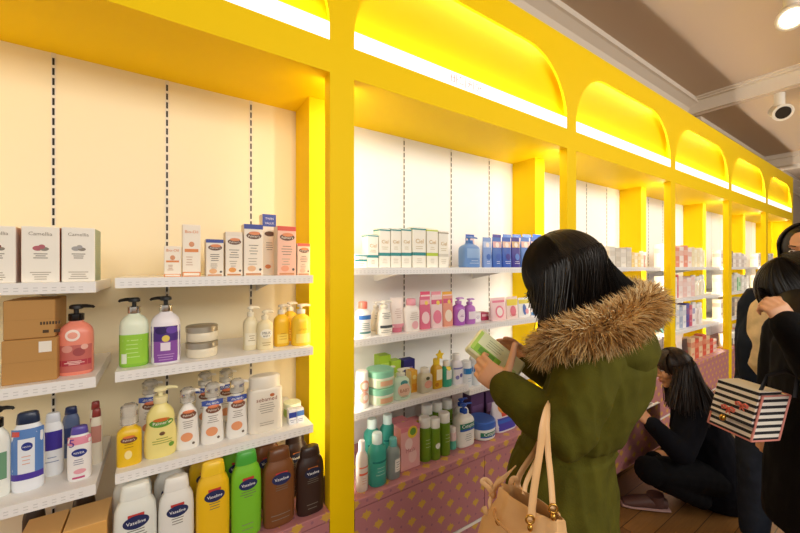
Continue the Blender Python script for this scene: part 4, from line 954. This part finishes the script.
# ---------- woman in the olive parka
f1 = (RGT*-.75 + FWD*.66).normalized(); l1 = UP.cross(f1)
hf1 = (f1*.86 - UP*.5).normalized(); hc = W(566, 273, 1.09)
base = lat(.465, 1.04, 0)
shL, elL, wrL = W(591, 357, .94), W(563, 430, .88), W(508, 388, 1.0)
shR, elR, wrR = lat(.73, 1.18, 1.26), W(583, 400, 1.27), W(530, 361, 1.19)
kneL, kneR = lat(.40, .98, .48), lat(.52, 1.07, .48); anL, anR = lat(.41, .97, .09), lat(.54, 1.10, .09)
mb = MB(); head(mb, hc, hf1)
limb(mb, [hc - UP*.06 - f1*.02, lat(.585, 1.07, 1.33)], [.052, .058], SKIN)
rings(mb, [(.585, 1.07, 1.34, .06, .05), (.60, 1.065, 1.28, .15, .08), (.60, 1.06, 1.2, .16, .09), (.56, 1.055, 1.1, .14, .09), (.49, 1.045, 1.0, .12, .085), (.468, 1.04, .9, .15, .10), (.465, 1.04, .82, .14, .10)], l1, f1, SKIN)
for a, b, c_ in ((shL, elL, wrL), (shR, elR, wrR)): limb(mb, [a, b, c_], [.048, .038, .026], SKIN)
for h_, k_, a_ in ((lat(.42, .98, .86), kneL, anL), (lat(.52, 1.08, .86), kneR, anR)): limb(mb, [h_, k_, a_], [.075, .05, .035], SKIN)
dL = W(483, 369, 1.035)-wrL
hand(mb, wrL, dL, FWD*1.0+UP*.12+RGT*.1, RGT*.55+UP*.85, (.95, 1.05, 1.15, 1.2), 1.0, (.9, .22, .0), .12)
dR = W(502, 339, 1.185)-wrR
hand(mb, wrR, dR, -FWD*.6-UP*.55-RGT*.2, -UP*.2-FWD*.9, (.30, .34, .40, .5), .95, (.35, .85, .35), .1)
p1 = blend(mb, 'person', SKIN, .0042, 3, base=base)
tag(p1, 'woman in olive parka with fur hood holding a green pack', 'person')
OLIVE = cloth('#4E4B14', .85, 'olive cotton')
mb = MB()
rings(mb, [(.585, 1.075, 1.335, .085, .075), (.60, 1.07, 1.295, .165, .10), (.605, 1.06, 1.22, .195, .128), (.585, 1.06, 1.14, .19, .135), (.545, 1.055, 1.07, .175, .13), (.50, 1.05, 1.0, .152, .122), (.475, 1.045, .95, .155, .125), (.465, 1.04, .85, .172, .142), (.462, 1.04, .75, .178, .148), (.462, 1.04, .62, .182, .152)], l1, f1, OLIVE)
limb(mb, [shL, shL.lerp(elL, .5)-FWD*.01, elL, elL.lerp(wrL, .5)-UP*.008, wrL-(wrL-elL)*.02], [.078, .072, .066, .058, .047], OLIVE)
limb(mb, [shR, shR.lerp(elR, .5)+RGT*.035, elR, wrR], [.082, .075, .062, .042], OLIVE)
mb.ell(lat(.70, 1.14, 1.19), (.07, .07, .09), OLIVE)
def f_parka(p):
    a = folds(.009, (11, 11, 6))(p)
    if p.z < .99: a += .006*sin(26*(p-base).dot(l1)+5*p.z)*min(1, (.99-p.z)*8)      # gathers below the drawn waist
    da = (p-elL).length
    if da < .16: a += .006*(1-da/.16)*sin(95*(p-elL).dot((wrL-shL).normalized()))   # creases at the elbow
    if abs(p.z-1.0) < .018: a -= .006
    return a
parka = blend(mb, 'parka', OLIVE, .006, 5, p1, f_parka)
# seam and cuff details
mb = MB(); dd = (wrL-elL).normalized()
mb.tube([wrL-dd*.035, wrL-dd*.008], [.051, .050], OLIVE, 20); put(mb, 'cuff', p1)
mb = MB(); dd = (wrR-elR).normalized(); mb.tube([wrR-dd*.03, wrR-dd*.006], [.046, .045], OLIVE, 20); put(mb, 'cuff', p1)
JEAN = cloth('#23252C', .8, 'dark denim')
mb = MB()
for h_, k_, a_ in ((lat(.42, .98, .86), kneL, anL), (lat(.52, 1.08, .86), kneR, anR)): limb(mb, [h_, k_, a_], [.09, .064, .05], JEAN)
blend(mb, 'trousers', JEAN, .008, 3, p1, folds(.003))
for a_ in (anL, anR): shoe(p1, a_, f1, '#2A2422')
# hair
BH = hair_mat('#0C0907', '#241A12', 'black hair')
ax1 = frame(hf1); rnd = random.Random(3)
mb = MB(); hcc = hc + ax1[2]*.010
mb.ell(hcc, (.101, .110, .112), BH, ax1, 24, 16)
limb(mb, [hcc - ax1[1]*.03, W(588, 282, 1.08), W(600, 297, 1.08), W(606, 312, 1.06)], [.075, .066, .055, .04], BH, 20)
limb(mb, [W(546, 268, 1.08), W(544, 290, 1.07), W(544, 310, 1.05), W(543, 338, 1.01)], [.03, .024, .018, .008], BH, 14)
limb(mb, [W(562, 274, 1.065), W(562, 295, 1.055), W(566, 315, 1.04)], [.045, .042, .03], BH, 14)
hair = blend(mb, 'hair', BH, .006, 14, p1)
mb = MB()
E = [(35, 75, (W(533, 304, 1.09), W(541, 318, 1.02)), .007, 1.2), (70, 110, (W(541, 330, 1.0), W(560, 316, .985)), .008, 1.6), (105, 150, (W(560, 316, .975), W(592, 309, .97)), .008, 2.0), (150, 215, (W(592, 308, .97), W(634, 288, 1.04)), .008, 2.6), (-40, 36, (W(531, 300, 1.10), W(529, 292, 1.16)), .006, .7), (212, 322, (W(632, 288, 1.05), W(540, 292, 1.19)), .008, 2.2)]
strands(mb, hcc, ax1, (.107, .117, .119), E, 3000, BH, .0027, .006, rnd)
put(mb, 'hair_strands', p1)
# fur trim of the hood lying on the shoulders
FURC = [M(c, .75, name='fur') for c in ('#D9B478', '#B98C50', '#EBD5A6', '#6B4A26', '#E2C288')]
path = cr([W(541, 351, 1.0), W(560, 341, .93), W(590, 333, .885), W(622, 322, .89), (W(642, 309, .96)), W(648, 301, 1.05), W(636, 296, 1.12), W(620, 296, 1.15), W(600, 300, 1.15)], 8)
mb = MB(); n = len(path); core = [.029+.010*sin(pi*min(1, i/(n*.62))) for i in range(n)]
mb.tube(path, core, FURC[1], 14)
for i, q in enumerate((path[0], path[-1])): mb.ell(q, (core[0],)*3, FURC[1])
rnd = random.Random(11); fur = put(mb, 'fur_trim', p1)
mb = MB()
for k in range(9500):
    s_ = rnd.random()*(n-1.001); i = int(s_); q = path[i].lerp(path[i+1], s_-i); tg = (path[i+1]-path[i]).normalized()
    a = tg.orthogonal().normalized(); b = tg.cross(a); th = rnd.random()*2*pi; r = core[i]
    o_ = a*cos(th)+b*sin(th); cl = noise.noise(q*38+o_*1.5)
    ln = rnd.uniform(.024, .046); tip = (o_*.85 + tg*(.25+.7*cl)*(1 if i < n*.5 else -1)*-1 - UP*.28 + Vector((rnd.gauss(0, .22), rnd.gauss(0, .22), rnd.gauss(0, .22)))).normalized()
    p0 = q + o_*r*.9; p1_ = p0 + (o_*.7+tip*.6).normalized()*ln*.55; p2_ = p1_ + (tip - UP*.1).normalized()*ln*.5
    w_ = rnd.uniform(.0010, .0021); m_ = rnd.choices(FURC, [3, 2.4, 2.2, 1.0, 2.4])[0] if cl > -.2 else rnd.choices(FURC, [1.5, 3, .8, 2.2, 1])[0]
    sx = tip.orthogonal().normalized()*w_; sy = tip.cross(sx).normalized()*w_
    mb.add([p0+sx, p0-sx*.5+sy*.87, p0-sx*.5-sy*.87, p1_+sx*.7, p1_-sx*.35+sy*.6, p1_-sx*.35-sy*.6, p2_], [[0, 1, 4, 3], [1, 2, 5, 4], [2, 0, 3, 5], [3, 4, 6], [4, 5, 6], [5, 3, 6]], m_)
put(mb, 'fur_hairs', fur) if False else None
pp = p1.location; mb.v = [(v[0]-pp[0], v[1]-pp[1], v[2]-pp[2]) for v in mb.v]; mb.build('fur_hairs', fur, True)
mb = MB()                                               # the hood's olive cloth below the trim
rings(mb, [(.60, 1.075, 1.36, .10, .09), (.605, 1.05, 1.31, .15, .12), (.61, 1.04, 1.26, .155, .125), (.61, 1.04, 1.22, .13, .11)], l1, f1, OLIVE)
blend(mb, 'hood', OLIVE, .008, 3, p1, folds(.004))

# the green pack in her hands
A_, B_, D_ = W(482, 327, 1.125), W(470, 347, 1.08), W(527, 363, 1.085)
ex = (D_-A_).normalized(); ey = (B_-A_); ey = (ey - ex*ey.dot(ex)).normalized(); ez = ex.cross(ey)
if ez.dot(FWD) > 0: ez = -ez                            # ez towards the viewer
LX, LY, LT = (D_-A_).length, .088, .036
mt = Matrix((ex, ey, -ez)).transposed().to_4x4(); mt.translation = A_
bx_ = MB().box(0, LX, 0, LY, 0, LT, M('#E4EBC4', .35, name='pale green film'), bev=.006)
pack = bx_.build('refill_pack', smooth=True); pack.matrix_world = mt
tag(pack, 'white and green refill pack held in the woman\'s hands', 'pack')
mb = MB().box(.008, LX*.62, LY*.60, LY*.93, -.0006, 0, M('#8FC63E', .4)).box(LX*.18, LX*.5, LY*.64, LY*.86, -.0009, 0, M('#5F9A34', .4)).box(.006, LX*.10, .01, LY*.9, -.0007, 0, M('#B4D860', .4))
for i in range(4): mb.box(LX*.25, LX*(.55-.05*(i % 2)), LY*(.2+.09*i), LY*(.22+.09*i), -.0006, 0, M('#A9B48A', .5))
mb.box(LX*.7, LX*.92, LY*.55, LY*.8, -.0006, 0, M('#BFD98A', .4)).build('label', pack)

# beige handbag hanging from her arm
LEA = M('#DDB07A', .42, name='beige leather'); t = NT(LEA); t.bump(t.noise(120), .12, .003); LEAD = M('#C8945C', .5, name='leather edge'); GOLD = M('#C89A48', .25, 1.0, name='brass')
be = (RGT*.58 - FWD*.81).normalized(); bs = UP.cross(be); bc_ = lat(.300, .825, 0)
bag = tag(empty('handbag', bc_ + UP*.66), 'beige leather drawstring handbag hanging from the olive sleeve', 'handbag')
mb = MB(); vs = []; fs = []; seg = 40
rws = [(.660, .120, .060), (.664, .138, .072), (.70, .146, .078), (.76, .146, .077), (.82, .137, .072), (.87, .120, .064), (.905, .096, .046), (.930, .082, .034), (.955, .080, .026), (.957, .076, .022), (.93, .076, .026), (.88, .10, .05), (.80, .12, .06), (.69, .12, .06)]
for j, (z, a, b) in enumerate(rws):
    pl_ = (.0 if z < .84 else min(1, (z-.84)/.07))*.007
    for k in range(seg):
        th = 2*pi*k/seg; x, y = cos(th), sin(th); rr = 1+pl_/.06*.5*sin(9*th)
        vs.append(bc_ + be*(a*rr*math.copysign(abs(x)**.8, x)) + bs*(b*rr*math.copysign(abs(y)**.8, y)) + UP*z)
for i in range(len(rws)-1):
    for k in range(seg): k2 = (k+1) % seg; fs.append([i*seg+k, i*seg+k2, (i+1)*seg+k2, (i+1)*seg+k])
fs.append(list(range(seg-1, -1, -1))); fs.append([(len(rws)-1)*seg+k for k in range(seg)])
mb.add(vs, fs, LEA); put(mb, 'body', bag)
def strap(name, pts, w_=.011, t_=.003, up=None, mat=LEA, taper=False):
    return put(MB().tube(cr([Vector(p) for p in pts], 6), [(w_ if not taper else w_*(1-.85*abs(2*k/((len(pts)-1)*6)-.8)**1.6 if abs(2*k/((len(pts)-1)*6)-.8) < 1 else .15*w_/w_), t_) for k in range((len(pts)-1)*6+1)], mat, 10, upv=up), name, bag)
strap('handle', [W(531, 519, .775), W(534, 490, .79), W(540, 450, .81), W(543, 425, .825), W(547, 407, .86), W(548, 404, .93), W(544, 425, .985), W(537, 447, .97), W(521, 472, .925), W(516, 488, .90)], .0105, .003, RGT*.3-FWD)
strap('handle', [W(553, 508, .765), W(551, 480, .79), W(548, 450, .815), W(547, 425, .83), W(549, 407, .865), W(551, 405, .93), W(548, 425, .98), W(541, 450, .95), W(527, 480, .885), W(524, 495, .86)], .0085, .003, RGT*.3-FWD)
# drawstring through eyelets, knot with leather leaves at the left
for a_, nm in ((-.045, 'eyelet'), (.02, 'eyelet')):
    q = bc_ + be*a_ + bs*(-.057) + UP*.905; put(MB().tube([q + (be*cos(x)+UP*sin(x))*.006 for x in np.linspace(0, 2*pi, 13)], .0016, GOLD, 6, cap=False), nm, bag)
strap('drawstring', [bc_+be*-.086+UP*.905, bc_+be*-.06-bs*.052+UP*.909, bc_+be*-.0-bs*.062+UP*.903, bc_+be*.05-bs*.058+UP*.893, bc_+be*.105-bs*.01+UP*.90], .0035, .0025, None, LEAD)
kn = bc_ + be*-.094 + UP*.915
kz = W(493, 494, .90)
strap('bow', [kz, kz+RGT*.01+UP*.025, kz+RGT*.03+UP*.045, W(516, 465, .90)], .012, .0018, -FWD+RGT*.5, LEA, True)
strap('bow', [kz, W(491, 484, .90), W(486, 479, .905), W(482, 481, .90), W(488, 487, .895), kz], .006, .0016, -FWD)
strap('bow', [kz, W(490, 502, .89), W(492, 511, .88), W(487, 513, .88), W(484, 506, .885)], .006, .0016, -FWD)
put(MB().ell(kz, (.009, .009, .010), LEAD), 'knot', bag)
strap('tab', [W(510, 489, .90), W(512, 479, .905), W(517, 479, .905), W(519, 488, .90), W(529, 502, .86)], .007, .0018, -FWD)
for px_, py_, Z_ in ((530, 519, .772), (553, 508, .762)):
    q = W(px_, py_, Z_); put(MB().tube([q + (RGT*cos(x)+UP*sin(x))*.009 for x in np.linspace(0, 2*pi, 15)], .0024, GOLD, 8, cap=False), 'ring', bag)
    put(MB().ell(q - UP*.018, (.006, .006, .008), GOLD), 'stud', bag)

# ---------- crouching woman by the open drawer
ZC = 2.36
def W2(px, py, Z): return W(px, py, Z*.955)
f2 = (RGT*-.97 + FWD*.22).normalized(); l2 = UP.cross(f2); hf2 = (f2*.965 - UP*.26).normalized(); hc2 = W2(672.5, 367, ZC)
base2 = lat(1.90, 2.25, 0)
sL, eL, wL = W2(692, 417, 2.24), W2(681, 452, 2.16), W2(653, 425, 2.20)
sR, eR, wR = W2(700, 415, 2.48), W2(686, 446, 2.48), W2(668, 452, 2.40)
hipL, hipR = W2(717, 477, 2.28), W2(719, 474, 2.44); kL, kR = W2(650, 470, 2.20), W2(658, 464, 2.38); aL, aR = W2(700, 498, 2.25), W2(702, 492, 2.40)
mb = MB(); head(mb, hc2, hf2, .96)
limb(mb, [hc2-UP*.07-f2*.02, W2(689, 402, ZC)], [.055, .06], SKIN)
limb(mb, [W2(692, 412, ZC), W2(700, 436, ZC), W2(717, 472, ZC)], [.10, .105, .12], SKIN)
for s_ in ((sL, eL, wL), (sR, eR, wR)): limb(mb, s_, [.05, .04, .028], SKIN)
for s_ in ((hipL, kL, aL), (hipR, kR, aR)): limb(mb, s_, [.085, .058, .04], SKIN)
hand(mb, wL, W2(637, 410, 2.26)-wL, FWD*.7-RGT*.3-UP*.2, UP, (.35, .45, .55, .6), 1.05, (.55, .7, .3), .2)
hand(mb, wR, W2(655, 455, 2.36)-wR, -UP, FWD*-1, (.3, .3, .35, .4), 1.0)
p2_ = blend(mb, 'person', SKIN, .005, 3, base=base2)
tag(p2_, 'crouching woman in dark navy coat reaching into the open drawer', 'person')
face_parts(p2_, hc2, hf2, .96)
NAVY = cloth('#14151C', .9, 'navy wool')
mb = MB()
limb(mb, [W2(690, 410, ZC), W2(698, 430, ZC), W2(708, 456, ZC), W2(716, 478, ZC)], [.105, .15, .185, .20], NAVY, 20)
limb(mb, [sL, sL.lerp(eL, .5), eL, wL], [.082, .075, .066, .047], NAVY); limb(mb, [sR, eR, wR], [.082, .066, .047], NAVY)
limb(mb, [W2(728, 470, 2.36), W2(728, 488, 2.34)], [.17, .14], NAVY)
blend(mb, 'coat', NAVY, .008, 4, p2_, folds(.006))
BLK = cloth('#0F0F12', .85, 'black trousers')
mb = MB()
for s_ in ((hipL, kL, aL), (hipR, kR, aR)): limb(mb, s_, [.11, .08, .058], BLK)
blend(mb, 'trousers', BLK, .008, 3, p2_, folds(.004))
shoe(p2_, W2(655, 500, 2.30), f2, '#5A3A34', '#B08A84'); shoe(p2_, W2(712, 496, 2.42), f2, '#5A3A34', '#B08A84')
BR = hair_mat('#140D09', '#3E2A1A', 'dark brown hair'); rnd = random.Random(5)
ax2 = frame(hf2); hcc2 = hc2 + ax2[2]*.019 - ax2[1]*.014
mb = MB(); mb.ell(hcc2, (.083, .089, .092), BR, ax2, 24, 16)
mb.tube([hcc2-f2*.05, W2(693, 385, ZC), W2(702, 402, ZC-.02), W2(712, 420, ZC-.03)], [.068, .066, .060, .045], BR, 14)
blend(mb, 'hair', BR, .007, 5, p2_)
mb = MB()
E = [(62, 100, (W2(668, 404, 2.24), W2(676, 408, 2.22)), .012, .8), (100, 140, (W2(682, 412, 2.20), W2(702, 420, 2.2)), .015, 2.0), (140, 200, (W2(702, 424, 2.2), W2(724, 418, 2.32)), .013, 3.0), (200, 255, (W2(726, 414, 2.38), W2(712, 408, 2.5)), .013, 2.0), (-95, -62, (W2(672, 405, 2.46), W2(667, 400, 2.46)), .01, .7)]
strands(mb, hcc2, ax2, (.089, .093, .099), E, 1700, BR, .0034, .006, rnd)
# fringe over the forehead
for k in range(260):
    a = rnd.uniform(-1.0, 1.0); P0 = hcc2 + ax2[2]*0.1003 - ax2[1]*0.0184 + ax2[0]*a*0.0092; P1_ = hcc2 + ax2[0]*a*0.0506 + ax2[1]*(0.0534-0.0074*abs(a)) + ax2[2]*(0.0883-0.0110*a*a)
    PM = hcc2 + ax2[0]*a*0.0699 + ax2[1]*(0.0920-0.0221*a*a) + ax2[2]*(0.0570-0.0184*a*a)
    P2_ = hcc2 + ax2[0]*(a*0.0773) + ax2[1]*(0.1012-0.0313*a*a) + ax2[2]*(0.0147-0.0414*a*a+rnd.gauss(0, .006))
    mb.tube(cr([P0, P1_, PM, P2_], 4), .0024, BR, 4, cap=False)
put(mb, 'hair_strands', p2_)

# ---------- woman at the right edge in the black coat, hand at her mouth
f3 = (RGT*-.93 + FWD*.30).normalized(); l3 = UP.cross(f3); hf3 = (f3*.86 - UP*.52).normalized(); hc3 = W(806, 290, 1.22)
base3 = lat(1.50, 1.25, 0)
s3L, e3L, w3L = lat(1.47, 1.08, 1.24), W(822, 368, 1.12), W(793, 330, 1.11)
s3R, e3R, w3R = lat(1.56, 1.42, 1.24), lat(1.56, 1.46, 1.0), lat(1.50, 1.42, .86)
k3L, k3R = lat(1.50, 1.18, .47), lat(1.56, 1.34, .47); a3L, a3R = lat(1.52, 1.16, .09), lat(1.60, 1.34, .09)
mb = MB(); head(mb, hc3, hf3)
limb(mb, [hc3-UP*.06-f3*.02, lat(1.52, 1.24, 1.32)], [.055, .06], SKIN)
rings(mb, [(1.52, 1.24, 1.33, .06, .05), (1.52, 1.25, 1.27, .15, .08), (1.51, 1.25, 1.15, .15, .10), (1.50, 1.25, 1.0, .13, .09), (1.50, 1.25, .85, .15, .10)], l3, f3, SKIN)
for s_ in ((s3L, e3L, w3L), (s3R, e3R, w3R)): limb(mb, s_, [.05, .04, .028], SKIN)
for s_ in ((lat(1.49, 1.17, .86), k3L, a3L), (lat(1.53, 1.33, .86), k3R, a3R)): limb(mb, s_, [.085, .055, .04], SKIN)
hand(mb, w3L, W(780, 312, 1.13)-w3L, f3*-.1+FWD*.8-UP*.3, UP*.7-FWD*.3, (1.1, 1.25, 1.35, 1.4), 1.0, (.5, .75, .4), .3)
hand(mb, w3R, -UP+f3*.5, f3*-.3-RGT*-.5, f3, (.9, 1.0, 1.0, 1.0), 1.0)
p3 = blend(mb, 'person', SKIN, .005, 3, base=base3)
tag(p3, 'woman in black coat at the right edge with her hand at her mouth', 'person'); face_parts(p3, hc3, hf3)
BCO = cloth('#100F10', .85, 'black wool')
mb = MB()
rings(mb, [(1.52, 1.24, 1.34, .085, .075), (1.53, 1.25, 1.29, .175, .105), (1.53, 1.25, 1.2, .20, .135), (1.525, 1.25, 1.05, .20, .14), (1.525, 1.25, .9, .20, .145), (1.525, 1.25, .75, .215, .155), (1.53, 1.25, .55, .225, .165)], l3, f3, BCO)
limb(mb, [s3L, e3L, w3L+(w3L-e3L).normalized()*.022], [.085, .07, .046], BCO); limb(mb, [s3R, e3R, w3R], [.085, .07, .05], BCO)
blend(mb, 'coat', BCO, .008, 4, p3, folds(.006))
mb = MB()
for s_ in ((lat(1.49, 1.17, .86), k3L, a3L), (lat(1.53, 1.33, .86), k3R, a3R)): limb(mb, s_, [.1, .07, .055], JEAN)
blend(mb, 'trousers', JEAN, .009, 3, p3)
for a_ in (a3L, a3R): shoe(p3, a_, f3, '#1E1A18')
rnd = random.Random(8); ax3 = frame(hf3); hcc3 = hc3 + ax3[2]*.012
mb = MB(); mb.ell(hcc3 - ax3[1]*.012, (.100, .104, .112), BH, ax3, 24, 16)
limb(mb, [hcc3, W(802, 318, 1.15), W(806, 345, 1.14), W(812, 372, 1.14)], [.085, .072, .055, .03], BH, 18)
blend(mb, 'hair', BH, .007, 12, p3)
mb = MB()
E = [(-50, 35, (W(760, 288, 1.24), W(764, 297, 1.18)), .004, 1.6), (35, 80, (W(766, 301, 1.165), W(788, 326, 1.13)), .005, 2.6), (80, 150, (W(788, 330, 1.115), W(830, 352, 1.12)), .006, 3), (150, 225, (W(832, 352, 1.14), W(850, 345, 1.28)), .007, 2)]
strands(mb, hcc3, ax3, (.105, .118, .118), E, 1700, BH, .0029, .006, rnd); put(mb, 'hair_strands', p3)

# ---------- person behind her in the open navy jacket
f4 = (RGT*-.85 - FWD*.5).normalized(); l4 = UP.cross(f4); hf4 = (f4*.97 - UP*.2).normalized(); hc4 = W(806, 249, 1.78)
base4 = lat(1.880, 1.80, 0)
s4R, e4R, w4R = W(770, 300, 1.90), W(755, 345, 1.86), W(758, 395, 1.84)
s4L, e4L, w4L = lat(2.100, 1.66, 1.30), lat(2.130, 1.55, 1.05), lat(2.010, 1.50, .90)
k4R, k4L = lat(1.860, 1.86, .47), lat(1.960, 1.73, .47); a4R, a4L = lat(1.890, 1.90, .09), lat(1.980, 1.74, .09)
mb = MB(); head(mb, hc4, hf4)
limb(mb, [hc4-UP*.06-f4*.02, lat(1.940, 1.80, 1.38)], [.055, .06], SKIN)
rings(mb, [(1.990, 1.80, 1.40, .06, .05), (1.980, 1.8, 1.33, .15, .08), (1.960, 1.8, 1.2, .15, .10), (1.950, 1.8, 1.0, .13, .09), (2.02, 1.8, .85, .15, .10)], l4, f4, SKIN)
for s_ in ((s4R, e4R, w4R), (s4L, e4L, w4L)): limb(mb, s_, [.05, .04, .028], SKIN)
for s_ in ((lat(1.900, 1.87, .86), k4R, a4R), (lat(1.990, 1.75, .86), k4L, a4L)): limb(mb, s_, [.085, .055, .04], SKIN)
hand(mb, w4R, -UP+f4*.3, l4, f4, (.5, .6, .6, .7)); hand(mb, w4L, -UP+f4*.4, -l4, f4, (.5, .6, .6, .7))
p4_ = blend(mb, 'person', SKIN, .005, 3, base=base4)
tag(p4_, 'person in navy jacket over cream top, half hidden at the right edge', 'person'); face_parts(p4_, hc4, hf4)
CREAM = cloth('#D9C39A', .9, 'cream knit', 180)
mb = MB(); rings(mb, [(1.970, 1.79, 1.37, .09, .075), (1.965, 1.79, 1.3, .15, .10), (1.940, 1.785, 1.15, .165, .125), (1.925, 1.78, 1.0, .16, .125), (1.99, 1.78, .85, .165, .13)], l4, f4, CREAM)
blend(mb, 'sweater', CREAM, .008, 3, p4_, folds(.004))
NAV2 = cloth('#1B2230', .85, 'navy jacket cloth')
mb = MB()
for q in (-1, 1):
    sh = l4*(q*.105) - f4*.055
    rows = []
    for z, a, b in ((1.38, .06, .07), (1.3, .10, .10), (1.15, .105, .135), (1.0, .10, .14), (.82, .105, .15)):
        c_ = lat(1.960, 1.80, z) + sh; rows.append((c_.dot(RGT), c_.dot(FWD), z, a, b))
    rings(mb, rows, l4, f4, NAV2)
limb(mb, [s4R, e4R, w4R], [.09, .078, .055], NAV2); limb(mb, [s4L, e4L, w4L], [.09, .075, .055], NAV2)
blend(mb, 'jacket', NAV2, .008, 4, p4_, folds(.006))
DEN = cloth('#2A303C', .85, 'blue grey denim')
mb = MB()
for s_ in ((lat(1.900, 1.87, .86), k4R, a4R), (lat(1.990, 1.75, .86), k4L, a4L)): limb(mb, s_, [.11, .078, .06], DEN)
blend(mb, 'trousers', DEN, .009, 3, p4_, folds(.004))
for a_ in (a4R, a4L): shoe(p4_, a_, f4, '#2A2422')
rnd = random.Random(9); ax4 = frame(hf4); hcc4 = hc4 + ax4[2]*.021 - ax4[1]*.020
mb = MB(); mb.ell(hcc4, (.094, .095, .105), BH, ax4, 24, 16)
mb.tube([hcc4-f4*.03, lat(2.000, 1.84, 1.45), lat(2.010, 1.85, 1.36)], [.08, .075, .05], BH, 14)
blend(mb, 'hair', BH, .008, 5, p4_)
mb = MB(); strands(mb, hcc4, ax4, (.098, .100, .109), [(-170, -62, (lat(2.06, 1.92, 1.40), lat(1.985, 1.845, 1.40)), .006, 1.3), (62, 190, (lat(2.04, 1.70, 1.38), lat(2.12, 1.85, 1.36)), .008, 1.3)], 600, BH, .003, .006, rnd); put(mb, 'hair_strands', p4_)

# striped satchel on the black coated woman's arm
def stripes():
    m = M('#EDE6DC', .7, name='striped canvas'); t = NT(m); sp = t.n('ShaderNodeSeparateXYZ'); t.l(t.obj(), sp.inputs[0])
    k = t.math('LESS_THAN', t.math('FRACT', t.math('DIVIDE', sp.outputs[2], .0215)), .47)
    t.l(t.mix(k, lin('#EFE8DE'), lin('#18161C')), t.b.inputs['Base Color']); t.bump(t.noise(300), .15, .002); return m
STR = stripes(); PIP = M('#D88A80', .6, name='pink piping'); BLL = M('#141216', .45, name='black leather')
o0 = W(751, 441, 1.20); e1 = (FWD*.98-RGT*.10).normalized(); e2 = (RGT*.98+FWD*.10).normalized()
def bp(a, b, z): return o0 + e1*a + e2*b + UP*z - o0      # a: along the flap panel, b: across, z: up
root = tag(empty('satchel', o0), 'black and white striped satchel with pink bows beside the black coat', 'bag')
WA, WB, HB = .15, .105, .150
def quadbox(a0, a1, b0, b1, z0, z1, lean, m):
    vs = [bp(a, b+lean*(z/HB), z) for z in (z0, z1) for a, b in ((a0, b0), (a1, b0), (a1, b1), (a0, b1))]
    return vs, [[0, 1, 2, 3][::-1], [4, 5, 6, 7], [0, 1, 5, 4], [1, 2, 6, 5], [2, 3, 7, 6], [3, 0, 4, 7]], m
mb = MB(); mb.add(*quadbox(0, WA, 0, WB, 0, HB, .045, STR)); mb.build('body', root)
mb = MB(); mb.add(*quadbox(.004, WA-.004, -.010, -.002, .055, HB+.012, .045, STR)); mb.add(*quadbox(.004, WA-.004, -.010, WB*.7, HB+.004, HB+.014, .045, STR)); fl = mb.build('flap', root)
mb = MB(); mb.add(*quadbox(.0, WA, -.0115, -.0015, .047, .056, .045, BLL)); mb.build('flap_edge', fl)
mb = MB()
for a, b in ((0, 0), (WA, 0), (0, WB), (WA, WB)): mb.tube([bp(a, b, 0), bp(a, b+.045, HB)], .0035, PIP, 8)
for z, q in ((0, 0), (HB, .045)): mb.tube([bp(0, q, z), bp(WA, q, z), bp(WA, WB+q, z), bp(0, WB+q, z), bp(0, q, z)], .003, PIP, 8)
mb.build('piping', root, True)
for a, z, k in ((.085, .078, 1.0), (.045, .105, .9)):
    b = MB(); c_ = bp(a, -.014+.045*(z/HB), z)
    for q in (-1, 1):
        b.tube([c_, c_+e1*q*.012*k+UP*.008*k, c_+e1*q*.022*k+UP*.004*k, c_+e1*q*.020*k-UP*.006*k, c_+e1*q*.010*k-UP*.004*k, c_], [(.004, .002)]*6, M('#E0705E', .6, name='coral ribbon'), 8)
        b.tube([c_, c_+e1*q*.008*k-UP*.022*k], [(.003, .0015), (.005, .0015)], M('#E0705E', .6, name='coral ribbon'), 8)
    b.ell(c_, (.005, .005, .005), M('#C85A48', .6)); b.build('bow', root, True)
MB().ell(bp(.085, -.012, .046), (.010, .010, .012), GOLD).build('clasp', root, True)
MB().tube([bp(.02, .06, HB+.01), bp(.03, .10, .21), bp(.0, .13, .235), bp(-.02, .15, .22), bp(-.02, .14, HB)], [(.008, .003)]*5, BLL, 8, upv=FWD).build('strap', root, True)

# ------------------------------------------------------------------ ceiling spotlights
def spot(loc, aim, s, lab, power, zc):
    root = tag(empty('track_spotlight', loc), lab, 'lamp', 'white track spotlights')
    aim = Vector(aim).normalized(); WM = M('#E9E2D6', .4, name='white lamp metal')
    put(MB().tube([Vector((loc[0], loc[1], zc)), Vector(loc)-UP*.11*s], .032*s, WM, 16), 'stem', root)
    c_ = Vector(loc)-UP*.14*s; put(MB().tube([c_-aim*.075*s, c_-aim*.06*s, c_+aim*.05*s, c_+aim*.075*s], [.035*s, .05*s, .055*s, .062*s], WM, 24), 'housing', root)
    put(MB().tube([c_+aim*.0755*s, c_+aim*.0775*s], [.045*s, .045*s], M('#2A251E', .3, name='lamp reflector') if power == 0 else M('#FFF2DC', .4, emit=power, name='lit lamp'), 20), 'lamp_face', root)
    put(MB().tube([c_+aim*.07*s+ (aim.orthogonal().normalized()*cos(x)+aim.cross(aim.orthogonal().normalized())*sin(x))*.056*s for x in np.linspace(0, 2*pi, 21)], .007*s, WM, 8, cap=False), 'rim', root)
    return root
spot((5.24, .88, 3.265), (-.80, -.40, -.45), 1.3, 'white spotlight hanging below the ceiling beam, cable beside it', 0, 3.265)
spot((3.23, .49, 3.22), (-.75, -.1, -.65), 1.15, 'bright lit spotlight at the top right corner', 6, 3.45)
tag(MB().tube(cr([Vector((5.30, .74, 3.265)), Vector((5.30, .72, 3.17)), Vector((5.30, .66, 3.13)), Vector((5.30, .60, 3.20)), Vector((5.34, .48, 3.25)), Vector((5.4, .30, 3.262))], 8), .007, M('#4A4038', .5), 8).build('lamp_cable', smooth=True), 'dark looped cable beside the hanging spotlight', 'cable')
